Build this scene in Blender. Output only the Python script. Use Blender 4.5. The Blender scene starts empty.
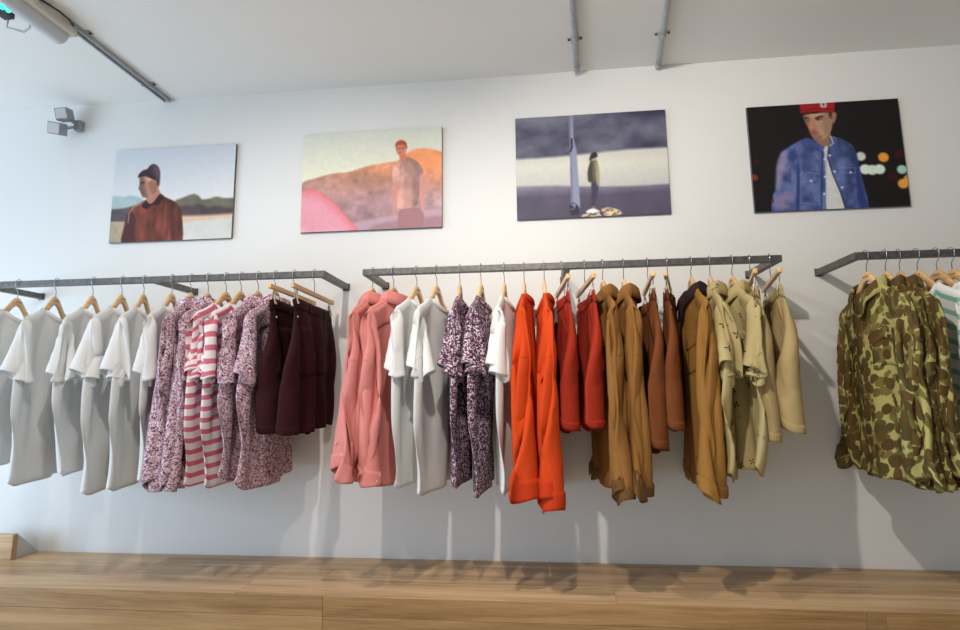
import bpy, bmesh, math, random
import numpy as np
from mathutils import Vector, Matrix

S = bpy.context.scene
C = S.collection
PI = math.pi

# ---------------------------------------------------------------- camera
cd = bpy.data.cameras.new('camera'); cam = bpy.data.objects.new('camera', cd); C.objects.link(cam)
cd.sensor_width = 36.0; cd.lens = 555.33 / 960 * 36.0; cd.clip_start = 0.02; cd.clip_end = 100
Rr = Vector((0.9943021, 0.10612179, -0.01007476)); Ru = Vector((0.02481308, -0.13849331, 0.99005248)); Rf = Vector((-0.10367086, 0.98466125, 0.1403374))
EYE = 1.112
m = Matrix((Rr, Ru, -Rf)).transposed().to_4x4(); m.translation = (0, 0, EYE)
cam.matrix_world = m
S.camera = cam

# ---------------------------------------------------------------- light
S.view_settings.view_transform = 'Standard'; S.view_settings.look = 'None'
S.view_settings.gamma = 1.0; S.view_settings.use_curve_mapping = False
S.view_settings.exposure = 0.0
w = bpy.data.worlds.new('daylight'); S.world = w; w.use_nodes = True
bg = w.node_tree.nodes['Background']; bg.inputs[0].default_value = (1.0, 0.965, 0.93, 1); bg.inputs[1].default_value = 0.82

def area(name, loc, target, sx, sy, power, col):
    l = bpy.data.lights.new(name, 'AREA'); l.shape = 'RECTANGLE'; l.size = sx; l.size_y = sy; l.energy = power; l.color = col
    o = bpy.data.objects.new(name, l); C.objects.link(o); o.location = loc
    o.rotation_euler = (Vector(target) - Vector(loc)).to_track_quat('-Z', 'Y').to_euler()
    return o
def spot(name, loc, target, power, ang, blend, rad, col):
    l = bpy.data.lights.new(name, 'SPOT'); l.energy = power; l.spot_size = math.radians(ang); l.spot_blend = blend; l.shadow_soft_size = rad; l.color = col
    o = bpy.data.objects.new(name, l); C.objects.link(o); o.location = loc
    o.rotation_euler = (Vector(target) - Vector(loc)).to_track_quat('-Z', 'Y').to_euler()
    return o
# daylight from the shop window on the left
area('window_daylight', (-4.2, 0.4, 0.95), (-2.2, 2.33, 0.5), 2.0, 1.4, 68, (0.46, 0.71, 1.0))
# three lamps of the ceiling track in front of the rails
WARM = (1.0, 0.955, 0.90)
spot('track_spot_a', (-0.12, 0.66, 2.44), (1.35, 2.33, 0.6), 84, 128, 0.8, 0.022, (1.0, 0.93, 0.85))
spot('track_spot_b', (-0.80, 0.90, 2.44), (-0.7, 2.33, 0.55), 50, 122, 0.8, 0.022, WARM)
spot('track_spot_c', (-1.75, 0.80, 2.44), (-1.6, 2.33, 0.45), 22, 112, 1.0, 0.022, (1.0, 0.98, 0.95))

# ---------------------------------------------------------------- helpers
def lin(c):
    c = np.asarray(c, float) / 255.0
    return np.where(c <= 0.04045, c / 12.92, ((c + 0.055) / 1.055) ** 2.4)
def rgb(r, g, b): return tuple(lin((r, g, b))) + (1.0,)

def mesh_np(name, verts, faces, smooth=True, uv=None):
    me = bpy.data.meshes.new(name)
    me.from_pydata([tuple(v) for v in np.asarray(verts, float)], [], faces)
    if uv is not None:
        L = me.uv_layers.new(name='UVMap')
        idx = np.empty(len(me.loops), np.int32); me.loops.foreach_get('vertex_index', idx)
        L.data.foreach_set('uv', np.asarray(uv, np.float32)[idx].ravel())
    if smooth: me.polygons.foreach_set('use_smooth', [True] * len(me.polygons))
    me.update()
    return me
def link(name, me, mat=None, parent=None, loc=None):
    o = bpy.data.objects.new(name, me); C.objects.link(o)
    if mat is not None and len(me.materials) == 0: me.materials.append(mat)
    if parent is not None: o.parent = parent
    if loc is not None: o.location = loc
    return o
def empty(name, loc=(0, 0, 0), rz=0.0):
    o = bpy.data.objects.new(name, None); C.objects.link(o); o.location = loc; o.rotation_euler = (0, 0, rz); o.empty_display_size = 0.05
    return o
def tag(o, label, cat, group=None):
    o['label'] = label; o['category'] = cat
    if group: o['group'] = group
    return o
def structure(o): o['kind'] = 'structure'; return o

def bm_box(bm, lo, hi):
    c = [(lo[i] + hi[i]) / 2 for i in range(3)]; d = [hi[i] - lo[i] for i in range(3)]
    r = bmesh.ops.create_cube(bm, size=1.0)
    bmesh.ops.scale(bm, vec=d, verts=r['verts']); bmesh.ops.translate(bm, vec=c, verts=r['verts'])
    return r['verts']
def finish(bm, name, bevel=0.0, seg=2, smooth=False):
    if bevel > 0:
        bmesh.ops.bevel(bm, geom=bm.edges[:], offset=bevel, segments=seg, affect='EDGES', profile=0.5, clamp_overlap=True)
    me = bpy.data.meshes.new(name); bm.to_mesh(me); bm.free()
    if smooth: me.polygons.foreach_set('use_smooth', [True] * len(me.polygons))
    return me
def box(name, lo, hi, mat, parent=None, bevel=0.0):
    bm = bmesh.new(); bm_box(bm, lo, hi)
    return link(name, finish(bm, name, bevel), mat, parent)

def tube_np(path, rad, k=8, closed=False, flat=None):
    """sweep a circle along a polyline; rad scalar or list"""
    P = np.asarray(path, float); n = len(P)
    R_ = np.broadcast_to(np.asarray(rad, float), (n,))
    V = []; F = []
    if closed: T = np.roll(P, -1, 0) - np.roll(P, 1, 0)
    else:
        T = np.gradient(P, axis=0)
    T /= np.linalg.norm(T, axis=1)[:, None] + 1e-12
    ref = np.array([0, 0, 1.0]) if abs(T[0][2]) < 0.9 else np.array([0, 1.0, 0])
    for i in range(n):
        a = np.cross(T[i], ref); na = np.linalg.norm(a)
        if na < 1e-3: a = np.cross(T[i], np.array([1.0, 0, 0])); na = np.linalg.norm(a)
        a /= na; b = np.cross(a, T[i]); ref = b
        for j in range(k):
            t = 2 * PI * j / k
            V.append(P[i] + R_[i] * (math.cos(t) * a + math.sin(t) * b))
    m_ = n if closed else n - 1
    for i in range(m_):
        for j in range(k):
            a0 = i * k + j; a1 = i * k + (j + 1) % k; b0 = ((i + 1) % n) * k + j; b1 = ((i + 1) % n) * k + (j + 1) % k
            F.append((a0, a1, b1, b0))
    if not closed:
        F.append(tuple(range(k))[::-1]); F.append(tuple((n - 1) * k + j for j in range(k)))
    return np.array(V), F
def tube(name, path, rad, mat, parent=None, k=8, closed=False):
    v, f = tube_np(path, rad, k, closed)
    return link(name, mesh_np(name, v, f), mat, parent)

# ---------------------------------------------------------------- materials
def new_mat(name):
    mt = bpy.data.materials.new(name); mt.use_nodes = True
    nt = mt.node_tree; return mt, nt, nt.nodes['Principled BSDF']
def N(nt, t, **kw):
    n = nt.nodes.new(t)
    for k_, v_ in kw.items(): setattr(n, k_, v_)
    return n
def ramp(nt, stops, interp='LINEAR'):
    r = N(nt, 'ShaderNodeValToRGB'); cr = r.color_ramp; cr.interpolation = interp
    while len(cr.elements) < len(stops): cr.elements.new(0.5)
    for e, (p, c) in zip(cr.elements, stops): e.position = p; e.color = c if len(c) == 4 else tuple(c) + (1,)
    return r
def plain(name, col, rough=0.6, metal=0.0, bump=0.0, bscale=60.0, vary=0.0):
    mt, nt, b = new_mat(name)
    b.inputs['Base Color'].default_value = col; b.inputs['Roughness'].default_value = rough; b.inputs['Metallic'].default_value = metal
    if bump or vary:
        tc = N(nt, 'ShaderNodeTexCoord'); no = N(nt, 'ShaderNodeTexNoise'); no.inputs['Scale'].default_value = bscale; no.inputs['Detail'].default_value = 5
        nt.links.new(tc.outputs['Object'], no.inputs['Vector'])
        if bump:
            bp = N(nt, 'ShaderNodeBump'); bp.inputs['Strength'].default_value = bump; bp.inputs['Distance'].default_value = 0.003
            nt.links.new(no.outputs['Fac'], bp.inputs['Height']); nt.links.new(bp.outputs[0], b.inputs['Normal'])
        if vary:
            c0 = tuple(x * (1 - vary) for x in col[:3]); c1 = tuple(min(1, x * (1 + vary)) for x in col[:3])
            r = ramp(nt, [(0.3, c0), (0.7, c1)]); nt.links.new(no.outputs['Fac'], r.inputs[0]); nt.links.new(r.outputs[0], b.inputs['Base Color'])
    return mt

def cloth(name, build, rough=0.9, weave=900.0, bump=0.25, sheen=0.0, trans=0.0, wrinkle=0.5):
    """build(nt, uv_socket) -> colour socket or a colour tuple"""
    mt, nt, b = new_mat(name)
    tc = N(nt, 'ShaderNodeTexCoord'); uv = tc.outputs['UV']
    col = build(nt, uv) if callable(build) else build
    if isinstance(col, tuple): b.inputs['Base Color'].default_value = col
    else: nt.links.new(col, b.inputs['Base Color'])
    b.inputs['Roughness'].default_value = rough; b.inputs['Specular IOR Level'].default_value = 0.25
    b.inputs['Sheen Weight'].default_value = sheen
    n1 = N(nt, 'ShaderNodeTexNoise'); n1.inputs['Scale'].default_value = weave; n1.inputs['Detail'].default_value = 2
    n2 = N(nt, 'ShaderNodeTexNoise'); n2.inputs['Scale'].default_value = 14.0; n2.inputs['Detail'].default_value = 4; n2.inputs['Distortion'].default_value = 0.8
    mp = N(nt, 'ShaderNodeMapping'); mp.inputs['Scale'].default_value = (1.0, 0.45, 1.0)
    nt.links.new(uv, n1.inputs['Vector']); nt.links.new(uv, mp.inputs['Vector']); nt.links.new(mp.outputs[0], n2.inputs['Vector'])
    b1 = N(nt, 'ShaderNodeBump'); b1.inputs['Strength'].default_value = wrinkle; b1.inputs['Distance'].default_value = 0.008
    b2 = N(nt, 'ShaderNodeBump'); b2.inputs['Strength'].default_value = bump; b2.inputs['Distance'].default_value = 0.0008
    nt.links.new(n2.outputs['Fac'], b1.inputs['Height']); nt.links.new(b1.outputs[0], b2.inputs['Normal'])
    nt.links.new(n1.outputs['Fac'], b2.inputs['Height']); nt.links.new(b2.outputs[0], b.inputs['Normal'])
    if trans > 0:
        out = [n for n in nt.nodes if n.type == 'OUTPUT_MATERIAL'][0]
        tr = N(nt, 'ShaderNodeBsdfTranslucent'); mx = N(nt, 'ShaderNodeMixShader'); mx.inputs[0].default_value = trans
        if isinstance(col, tuple): tr.inputs[0].default_value = col
        else: nt.links.new(col, tr.inputs[0])
        nt.links.new(b.outputs[0], mx.inputs[1]); nt.links.new(tr.outputs[0], mx.inputs[2]); nt.links.new(mx.outputs[0], out.inputs[0])
    return mt

def floral(dark, mid, pale, scale=190.0, cuts=(0.30, 0.66)):
    """tiny scattered petals: small random cells in three tones, loosely clustered"""
    def f(nt, uv):
        vo = N(nt, 'ShaderNodeTexVoronoi'); vo.inputs['Scale'].default_value = scale; nt.links.new(uv, vo.inputs['Vector'])
        sep = N(nt, 'ShaderNodeSeparateColor'); nt.links.new(vo.outputs['Color'], sep.inputs[0])
        cl = N(nt, 'ShaderNodeTexNoise'); cl.inputs['Scale'].default_value = 55; nt.links.new(uv, cl.inputs['Vector'])
        ad = N(nt, 'ShaderNodeMath', operation='MULTIPLY_ADD'); ad.inputs[1].default_value = 0.7; nt.links.new(cl.outputs['Fac'], ad.inputs[0]); nt.links.new(sep.outputs[0], ad.inputs[2])
        sb = N(nt, 'ShaderNodeMath', operation='SUBTRACT'); sb.inputs[1].default_value = 0.35; nt.links.new(ad.outputs[0], sb.inputs[0])
        r = ramp(nt, [(0.0, pale), (cuts[0], mid), (cuts[1], dark)], 'CONSTANT'); nt.links.new(sb.outputs[0], r.inputs[0])
        return r.outputs[0]
    return f
def stripes(c0, c1, period, duty=0.45, phase=0.0):
    def f(nt, uv):
        sp = N(nt, 'ShaderNodeSeparateXYZ'); nt.links.new(uv, sp.inputs[0])
        a = N(nt, 'ShaderNodeMath', operation='MULTIPLY_ADD'); a.inputs[1].default_value = 1.0 / period; a.inputs[2].default_value = phase + 100; nt.links.new(sp.outputs[1], a.inputs[0])
        fr = N(nt, 'ShaderNodeMath', operation='FRACT'); nt.links.new(a.outputs[0], fr.inputs[0])
        r = ramp(nt, [(0.0, c1), (duty - 0.03, c1), (duty + 0.03, c0), (0.97, c0), (1.0, c1)]); nt.links.new(fr.outputs[0], r.inputs[0])
        return r.outputs[0]
    return f
def camo(nt, uv):
    base = rgb(178, 170, 106)
    wn = N(nt, 'ShaderNodeTexNoise'); wn.inputs['Scale'].default_value = 26; wn.inputs['Detail'].default_value = 1.5; nt.links.new(uv, wn.inputs['Vector'])
    mv = N(nt, 'ShaderNodeVectorMath', operation='MULTIPLY_ADD'); mv.inputs[1].default_value = (0.022, 0.022, 0); nt.links.new(wn.outputs['Color'], mv.inputs[0]); nt.links.new(uv, mv.inputs[2])
    cur = base
    for (sc, off, thr, keepv, cols) in ((36, (0.3, 0.1, 0), 0.62, 0.92, (rgb(120, 108, 58), rgb(96, 80, 42), rgb(106, 96, 52))), (25, (0.9, 0.7, 0), 0.56, 0.86, (rgb(88, 66, 34), rgb(98, 74, 40), rgb(84, 74, 40)))):
        mp = N(nt, 'ShaderNodeMapping'); mp.inputs['Location'].default_value = off; nt.links.new(mv.outputs[0], mp.inputs['Vector'])
        vc = N(nt, 'ShaderNodeTexVoronoi'); vc.inputs['Scale'].default_value = sc; nt.links.new(mp.outputs[0], vc.inputs['Vector'])
        sp = N(nt, 'ShaderNodeSeparateColor'); nt.links.new(vc.outputs['Color'], sp.inputs[0])
        col = ramp(nt, [(0.0, cols[0]), (0.4, cols[1]), (0.72, cols[2])], 'CONSTANT'); nt.links.new(sp.outputs[0], col.inputs[0])
        gt = ramp(nt, [(thr - 0.02, (1, 1, 1)), (thr + 0.02, (0, 0, 0))]); nt.links.new(vc.outputs['Distance'], gt.inputs[0])
        keep = N(nt, 'ShaderNodeMath', operation='LESS_THAN'); keep.inputs[1].default_value = keepv; nt.links.new(sp.outputs[1], keep.inputs[0])
        mu = N(nt, 'ShaderNodeMath', operation='MULTIPLY'); nt.links.new(gt.outputs[0], mu.inputs[0]); nt.links.new(keep.outputs[0], mu.inputs[1])
        mx = N(nt, 'ShaderNodeMix', data_type='RGBA'); nt.links.new(mu.outputs[0], mx.inputs[0])
        if isinstance(cur, tuple): mx.inputs[6].default_value = cur
        else: nt.links.new(cur, mx.inputs[6])
        nt.links.new(col.outputs[0], mx.inputs[7]); cur = mx.outputs[2]
    return cur
def sprigs(base, ink, scale=19.0):
    """small dark four-armed motifs scattered on a plain ground"""
    def f(nt, uv):
        vo = N(nt, 'ShaderNodeTexVoronoi'); vo.inputs['Scale'].default_value = scale; vo.inputs['Randomness'].default_value = 0.55
        nt.links.new(uv, vo.inputs['Vector'])
        sc = N(nt, 'ShaderNodeVectorMath', operation='SCALE'); sc.inputs['Scale'].default_value = scale; nt.links.new(uv, sc.inputs[0])
        d = N(nt, 'ShaderNodeVectorMath', operation='SUBTRACT')
        ps = N(nt, 'ShaderNodeVectorMath', operation='SCALE'); ps.inputs['Scale'].default_value = scale; nt.links.new(vo.outputs['Position'], ps.inputs[0])
        nt.links.new(sc.outputs[0], d.inputs[0]); nt.links.new(ps.outputs[0], d.inputs[1])
        sp = N(nt, 'ShaderNodeSeparateXYZ'); nt.links.new(d.outputs[0], sp.inputs[0])
        at = N(nt, 'ShaderNodeMath', operation='ARCTAN2'); nt.links.new(sp.outputs[0], at.inputs[0]); nt.links.new(sp.outputs[1], at.inputs[1])
        m4 = N(nt, 'ShaderNodeMath', operation='MULTIPLY_ADD'); m4.inputs[1].default_value = 4.0; m4.inputs[2].default_value = 1.6; nt.links.new(at.outputs[0], m4.inputs[0])
        cs = N(nt, 'ShaderNodeMath', operation='COSINE'); nt.links.new(m4.outputs[0], cs.inputs[0])
        rr = N(nt, 'ShaderNodeMath', operation='MULTIPLY_ADD'); rr.inputs[1].default_value = 0.13; rr.inputs[2].default_value = 0.15; nt.links.new(cs.outputs[0], rr.inputs[0])
        ln = N(nt, 'ShaderNodeVectorMath', operation='LENGTH'); nt.links.new(d.outputs[0], ln.inputs[0])
        lt = N(nt, 'ShaderNodeMath', operation='LESS_THAN'); nt.links.new(ln.outputs['Value'], lt.inputs[0]); nt.links.new(rr.outputs[0], lt.inputs[1])
        mx = N(nt, 'ShaderNodeMix', data_type='RGBA'); nt.links.new(lt.outputs[0], mx.inputs[0]); mx.inputs[6].default_value = base; mx.inputs[7].default_value = ink
        return mx.outputs[2]
    return f
def cord(c0, c1):
    def f(nt, uv):
        wv = N(nt, 'ShaderNodeTexWave', bands_direction='X'); wv.inputs['Scale'].default_value = 75; wv.inputs['Distortion'].default_value = 0.3
        nt.links.new(uv, wv.inputs['Vector'])
        r = ramp(nt, [(0.0, c0), (1.0, c1)]); nt.links.new(wv.outputs['Fac'], r.inputs[0]); return r.outputs[0]
    return f

M = {}
M['wall'] = plain('white_wall_paint', rgb(230, 229, 226), 0.85, bump=0.05, bscale=40)
M['ceiling'] = plain('ceiling_paint', rgb(240, 238, 233), 0.9, bump=0.04, bscale=30)
M['floor'] = plain('floor_screed', rgb(206, 196, 180), 0.6, vary=0.08, bscale=6)
M['steel'] = plain('raw_steel', rgb(104, 102, 100), 0.42, 0.6, bump=0.15, bscale=50, vary=0.28)
M['chrome'] = plain('hook_wire', rgb(176, 178, 182), 0.25, 1.0)
M['galv'] = plain('galvanised_pipe', rgb(172, 176, 180), 0.45, 0.3, vary=0.15, bscale=30)
M['darkmetal'] = plain('dark_metal', rgb(70, 70, 72), 0.5, 0.6)
M['plastic_white'] = plain('white_plastic', rgb(205, 205, 202), 0.45)
M['diffuser'] = plain('milky_diffuser', rgb(196, 200, 206), 0.3)
M['button'] = plain('pearl_button', rgb(205, 196, 180), 0.35)
M['button_dark'] = plain('dark_button', rgb(70, 52, 36), 0.4)
M['card'] = plain('grey_card', rgb(150, 148, 148), 0.7)
M['card_brown'] = plain('brown_card', rgb(140, 92, 70), 0.7)
M['ink'] = plain('black_ink', rgb(48, 36, 30), 0.7)
M['clip'] = plain('clip_plastic', rgb(214, 206, 186), 0.35)
M['edge'] = plain('panel_edge', rgb(92, 94, 104), 0.5)
M['rivet'] = plain('white_rivet', rgb(232, 225, 220), 0.3)

def wood(name, c0, c1, c2, sx=2.2, along='X', rough=0.36, rnd=0.35):
    mt, nt, b = new_mat(name)
    tc = N(nt, 'ShaderNodeTexCoord'); oi = N(nt, 'ShaderNodeObjectInfo')
    ad = N(nt, 'ShaderNodeVectorMath', operation='MULTIPLY_ADD'); ad.inputs[1].default_value = (7.3, 5.1, 9.7)
    nt.links.new(oi.outputs['Random'], ad.inputs[0]); nt.links.new(tc.outputs['Object'], ad.inputs[2])
    mp = N(nt, 'ShaderNodeMapping'); mp.inputs['Scale'].default_value = (sx * 0.35, sx * 7, sx * 7) if along == 'X' else (sx * 7, sx * 7, sx * 0.35)
    nt.links.new(ad.outputs[0], mp.inputs['Vector'])
    n1 = N(nt, 'ShaderNodeTexNoise'); n1.inputs['Scale'].default_value = 1.6; n1.inputs['Detail'].default_value = 7; n1.inputs['Distortion'].default_value = 0.7; n1.inputs['Roughness'].default_value = 0.62
    nt.links.new(mp.outputs[0], n1.inputs['Vector'])
    n2 = N(nt, 'ShaderNodeTexNoise'); n2.inputs['Scale'].default_value = 14; n2.inputs['Detail'].default_value = 3
    nt.links.new(mp.outputs[0], n2.inputs['Vector'])
    ma = N(nt, 'ShaderNodeMath', operation='MULTIPLY_ADD'); ma.inputs[1].default_value = 0.25; nt.links.new(n2.outputs['Fac'], ma.inputs[0]); nt.links.new(n1.outputs['Fac'], ma.inputs[2])
    r = ramp(nt, [(0.38, c0), (0.58, c1), (0.80, c2)]); nt.links.new(ma.outputs[0], r.inputs[0])
    hs = N(nt, 'ShaderNodeHueSaturation'); mr = N(nt, 'ShaderNodeMapRange'); mr.inputs['To Min'].default_value = 1 - rnd / 2; mr.inputs['To Max'].default_value = 1 + rnd / 2
    nt.links.new(oi.outputs['Random'], mr.inputs[0]); nt.links.new(mr.outputs[0], hs.inputs['Value']); nt.links.new(r.outputs[0], hs.inputs['Color'])
    nt.links.new(hs.outputs[0], b.inputs['Base Color']); b.inputs['Roughness'].default_value = rough
    bp = N(nt, 'ShaderNodeBump'); bp.inputs['Strength'].default_value = 0.15; bp.inputs['Distance'].default_value = 0.002
    nt.links.new(n2.outputs['Fac'], bp.inputs['Height']); nt.links.new(bp.outputs[0], b.inputs['Normal'])
    return mt
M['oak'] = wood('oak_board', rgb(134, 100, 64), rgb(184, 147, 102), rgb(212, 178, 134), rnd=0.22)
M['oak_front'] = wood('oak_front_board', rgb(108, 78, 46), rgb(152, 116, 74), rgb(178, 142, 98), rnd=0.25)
M['beech'] = wood('beech_hanger', rgb(196, 146, 92), rgb(222, 178, 122), rgb(234, 198, 148), sx=9, rnd=0.25)
M['bench_core'] = plain('bench_core', rgb(60, 45, 32), 0.8)

WHITE = rgb(244, 243, 241)
F = {}
F['white'] = cloth('white_cotton', WHITE, trans=0.30)
F['rib_white'] = cloth('white_rib', rgb(234, 232, 230), weave=500, wrinkle=0.15)
F['floral_pink'] = cloth('pink_floral_cotton', floral(rgb(98, 62, 80), rgb(178, 136, 152), rgb(222, 202, 208), 250, (0.34, 0.76)), wrinkle=0.4)
F['floral_dark'] = cloth('purple_floral_cotton', floral(rgb(66, 34, 56), rgb(118, 80, 102), rgb(212, 194, 202), 225, (0.28, 0.56)), wrinkle=0.4)
F['stripe_pink'] = cloth('pink_striped_jersey', stripes(rgb(236, 226, 226), rgb(208, 110, 126), 0.044, 0.40), wrinkle=0.4)
F['stripe_green'] = cloth('green_striped_jersey', stripes(rgb(236, 237, 234), rgb(142, 194, 176), 0.052, 0.34), wrinkle=0.4)
F['maroon'] = cloth('maroon_corduroy', cord(rgb(30, 5, 9), rgb(64, 14, 20)), rough=0.85, wrinkle=0.6)
F['pink'] = cloth('salmon_oxford', rgb(214, 134, 128), wrinkle=0.55)
F['orange'] = cloth('orange_fleece', rgb(204, 68, 20), weave=450, wrinkle=0.35)
F['orange_rib'] = cloth('orange_rib', rgb(190, 56, 18), weave=400, wrinkle=0.2)
F['red'] = cloth('brick_red_twill', rgb(158, 44, 24), wrinkle=0.8)
F['khaki'] = cloth('khaki_canvas', rgb(138, 95, 47), wrinkle=0.6)
F['khaki_dark'] = cloth('khaki_trim', rgb(104, 72, 36), wrinkle=0.4)
F['mustard'] = cloth('mustard_canvas', rgb(146, 103, 48), wrinkle=0.45)
F['cordcollar'] = cloth('dark_corduroy', cord(rgb(34, 22, 24), rgb(56, 38, 40)), wrinkle=0.3)
F['brown'] = cloth('chestnut_twill', rgb(116, 64, 31), wrinkle=0.8)
F['beige_print'] = cloth('beige_printed_cotton', sprigs(rgb(178, 160, 112), rgb(52, 44, 40)), wrinkle=0.5)
F['beige'] = cloth('beige_twill', rgb(176, 154, 108), wrinkle=0.8)
F['camo'] = cloth('camouflage_cotton', camo, wrinkle=0.5)
F['navy'] = cloth('navy_cotton', rgb(46, 44, 60), wrinkle=0.4)

# ---------------------------------------------------------------- room
WY = 2.33; CZ_ = 2.529; BZ = 0.45; BF = 1.895
X0, X1, Y0 = -4.6, 3.5, -2.2
M['rear'] = plain('rear_block_paint', rgb(176, 164, 146), 0.85)
structure(box('wall_back', (X0, WY, 0), (X1, WY + 0.12, CZ_), M['wall']))
structure(box('ceiling', (X0, Y0, CZ_), (X1, WY + 0.12, CZ_ + 0.12), M['ceiling']))
structure(box('floor', (X0, Y0, -0.1), (X1, WY + 0.12, 0.0), M['floor']))
structure(box('wall_right', (X1, Y0, 0), (X1 + 0.12, WY + 0.12, CZ_), M['wall']))
structure(box('rear_light_block', (0.2, Y0 - 0.12, 0), (X1 + 0.12, Y0, CZ_), M['rear']))  # unseen half wall added behind the camera to block ambient light and darken the right

# ---------------------------------------------------------------- bench of oak boards
rng = random.Random(4)
bench = tag(empty('display_bench', (0, WY, 0)), 'long low oak board bench running along the foot of the white wall', 'bench')
def bench_box(name, lo, hi, mat, bev=0.0012):
    c = [(lo[i] + hi[i]) / 2 for i in range(3)]
    bm = bmesh.new(); bm_box(bm, [lo[i] - c[i] for i in range(3)], [hi[i] - c[i] for i in range(3)])
    return link(name, finish(bm, name, bev, 1), mat, bench, (c[0], c[1] - WY, c[2]))
bench_box('bench_frame', (-2.32, BF + 0.0046, 0.0), (3.4, WY - 0.002, BZ - 0.018), M['bench_core'], 0)
TW = (WY - 0.002 - (BF + 0.0045)) / 3
for r in range(3):
    y0 = BF + 0.0045 + r * TW
    xs = [-2.32] + [(-1.05, -0.80, -1.55)[r] + 1.28 * k for k in range(0, 4)] + [3.4]
    xs = sorted(set(x for x in xs if x < 3.4)) + [3.4]
    for a, b in zip(xs[:-1], xs[1:]):
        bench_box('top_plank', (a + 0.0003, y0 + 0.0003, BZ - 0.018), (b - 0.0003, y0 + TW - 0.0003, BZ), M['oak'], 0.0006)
for (a, b, zs) in ((-2.32, -0.735, (BZ, 0.386, 0.20, 0.0)), (-0.735, 0.962, (BZ, 0.386, 0.20, 0.0)), (0.962, 1.016, (BZ, 0.0)), (1.016, 2.6, (BZ, 0.386, 0.20, 0.0)), (2.6, 3.4, (BZ, 0.386, 0.2, 0.0))):
    for z1, z0 in zip(zs[:-1], zs[1:]):
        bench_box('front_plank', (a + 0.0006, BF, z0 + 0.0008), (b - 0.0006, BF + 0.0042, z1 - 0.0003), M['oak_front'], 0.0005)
# raised end board at the left
eb = empty('end_board', (-2.25, 2.21, BZ)); tag(eb, 'short raised oak end board standing at the left end of the bench', 'board')
link('board', finish((lambda bm: (bm_box(bm, (-0.17, -0.012, 0), (0.055, 0.012, 0.10)), bm)[1])(bmesh.new()), 'board', 0.0015, 1), M['oak'], eb)
def wedge():
    bm = bmesh.new()
    vs = [bm.verts.new(p) for p in ((0.03, 0.012, 0), (0.055, 0.012, 0), (0.03, 0.118, 0), (0.055, 0.118, 0), (0.03, 0.012, 0.095), (0.055, 0.012, 0.095))]
    for f in ((0, 1, 3, 2), (0, 4, 5, 1), (2, 3, 5, 4), (0, 2, 4), (1, 5, 3)): bm.faces.new([vs[i] for i in f])
    bmesh.ops.recalc_face_normals(bm, faces=bm.faces[:]); return bm
link('bracket', finish(wedge(), 'bracket'), M['plastic_white'], eb)

# ---------------------------------------------------------------- clothes rails
RZ = 1.5948 - 0.0125; RY = 2.0451 + 0.0125; HB = 0.0125
def rail(xa, xb, xm, label):
    root = tag(empty('clothes_rail', (xm, WY, RZ)), label, 'clothes rail', 'steel wall rails')
    def part(nm, lo, hi):
        bm = bmesh.new(); bm_box(bm, lo, hi); link(nm, finish(bm, nm, 0.0018, 2), M['steel'], root)
    part('front_bar', (xa - xm, RY - HB - WY, -HB), (xb - xm, RY + HB - WY, HB))
    for x, s in ((xa, 1), (xb, -1), (xm, 0)):
        lo = x - xm + (0 if s > 0 else (-2 * HB if s < 0 else -HB))
        part('support_arm', (lo, RY + HB - WY, -HB), (lo + 2 * HB, -0.0035, HB))
        part('wall_plate', (lo - 0.004, -0.0035, -HB - 0.004), (lo + 2 * HB + 0.004, 0.0, HB + 0.004))
    return root
rail(-2.32, -0.8236, -1.545, 'left grey steel wall rail carrying white, floral and maroon clothes')
rail(-0.6711, 0.8754, 0.1127, 'middle grey steel wall rail carrying pink, orange, brown and beige clothes')
rail(1.119, 2.66, 1.89, 'right grey steel wall rail carrying camouflage shirts, cut by the frame')

# ---------------------------------------------------------------- hangers
HX = np.array([0, .018, .034, .06, .10, .15, .205]); HT = np.array([-.055, -.060, -.075, -.103, -.134, -.158, -.180])
def ht(x): return np.interp(np.abs(x), HX, HT)
def hook_path(zend):
    r = HB * 1.414 + 0.0030
    p = [(r * math.cos(t), 0, r * math.sin(t)) for t in np.linspace(math.radians(200), math.radians(-20), 22)]
    p += [(r * 0.80, 0, -0.019), (0.006, 0, -0.028), (0.0, 0, -0.036), (0, 0, zend)]
    return p
_hook = mesh_np('hook', *tube_np(hook_path(-0.066), 0.0015, 6)); _hook.materials.append(M['chrome'])
_hookb = mesh_np('hook_short', *tube_np(hook_path(-0.076), 0.0015, 6)); _hookb.materials.append(M['chrome'])
def arms_mesh():
    n = 41; xs = np.linspace(-.205, .205, n); top = ht(xs)
    # smooth the hump
    for _ in range(2): top[1:-1] = (top[:-2] + 2 * top[1:-1] + top[2:]) / 4
    hh = 0.035 - 0.011 * np.abs(xs) / .205; bot = top - hh
    V = []; Fc = []
    sec = [(-.005, 0.15), (-.0022, 0.0), (.0022, 0.0), (.005, 0.15), (.005, 0.88), (.003, 1.0), (-.003, 1.0), (-.005, 0.88)]
    for i in range(n):
        for (y, t) in sec: V.append((xs[i], y * (1.25 - 0.25 * abs(xs[i]) / .205), top[i] + (bot[i] - top[i]) * t))
    k = len(sec)
    for i in range(n - 1):
        for j in range(k): Fc.append((i * k + j, i * k + (j + 1) % k, (i + 1) * k + (j + 1) % k, (i + 1) * k + j))
    Fc.append(tuple(range(k))[::-1]); Fc.append(tuple((n - 1) * k + j for j in range(k)))
    me = mesh_np('arms', V, Fc); me.materials.append(M['beech'])
    return me
_arms = arms_mesh()
def text_mesh(body, size):
    cu = bpy.data.curves.new('print', 'FONT'); cu.body = body; cu.size = size; cu.align_x = 'CENTER'; cu.align_y = 'CENTER'; cu.resolution_u = 1
    o = bpy.data.objects.new('print', cu); me = bpy.data.meshes.new_from_object(o); bpy.data.objects.remove(o); bpy.data.curves.remove(cu)
    return me
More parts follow.
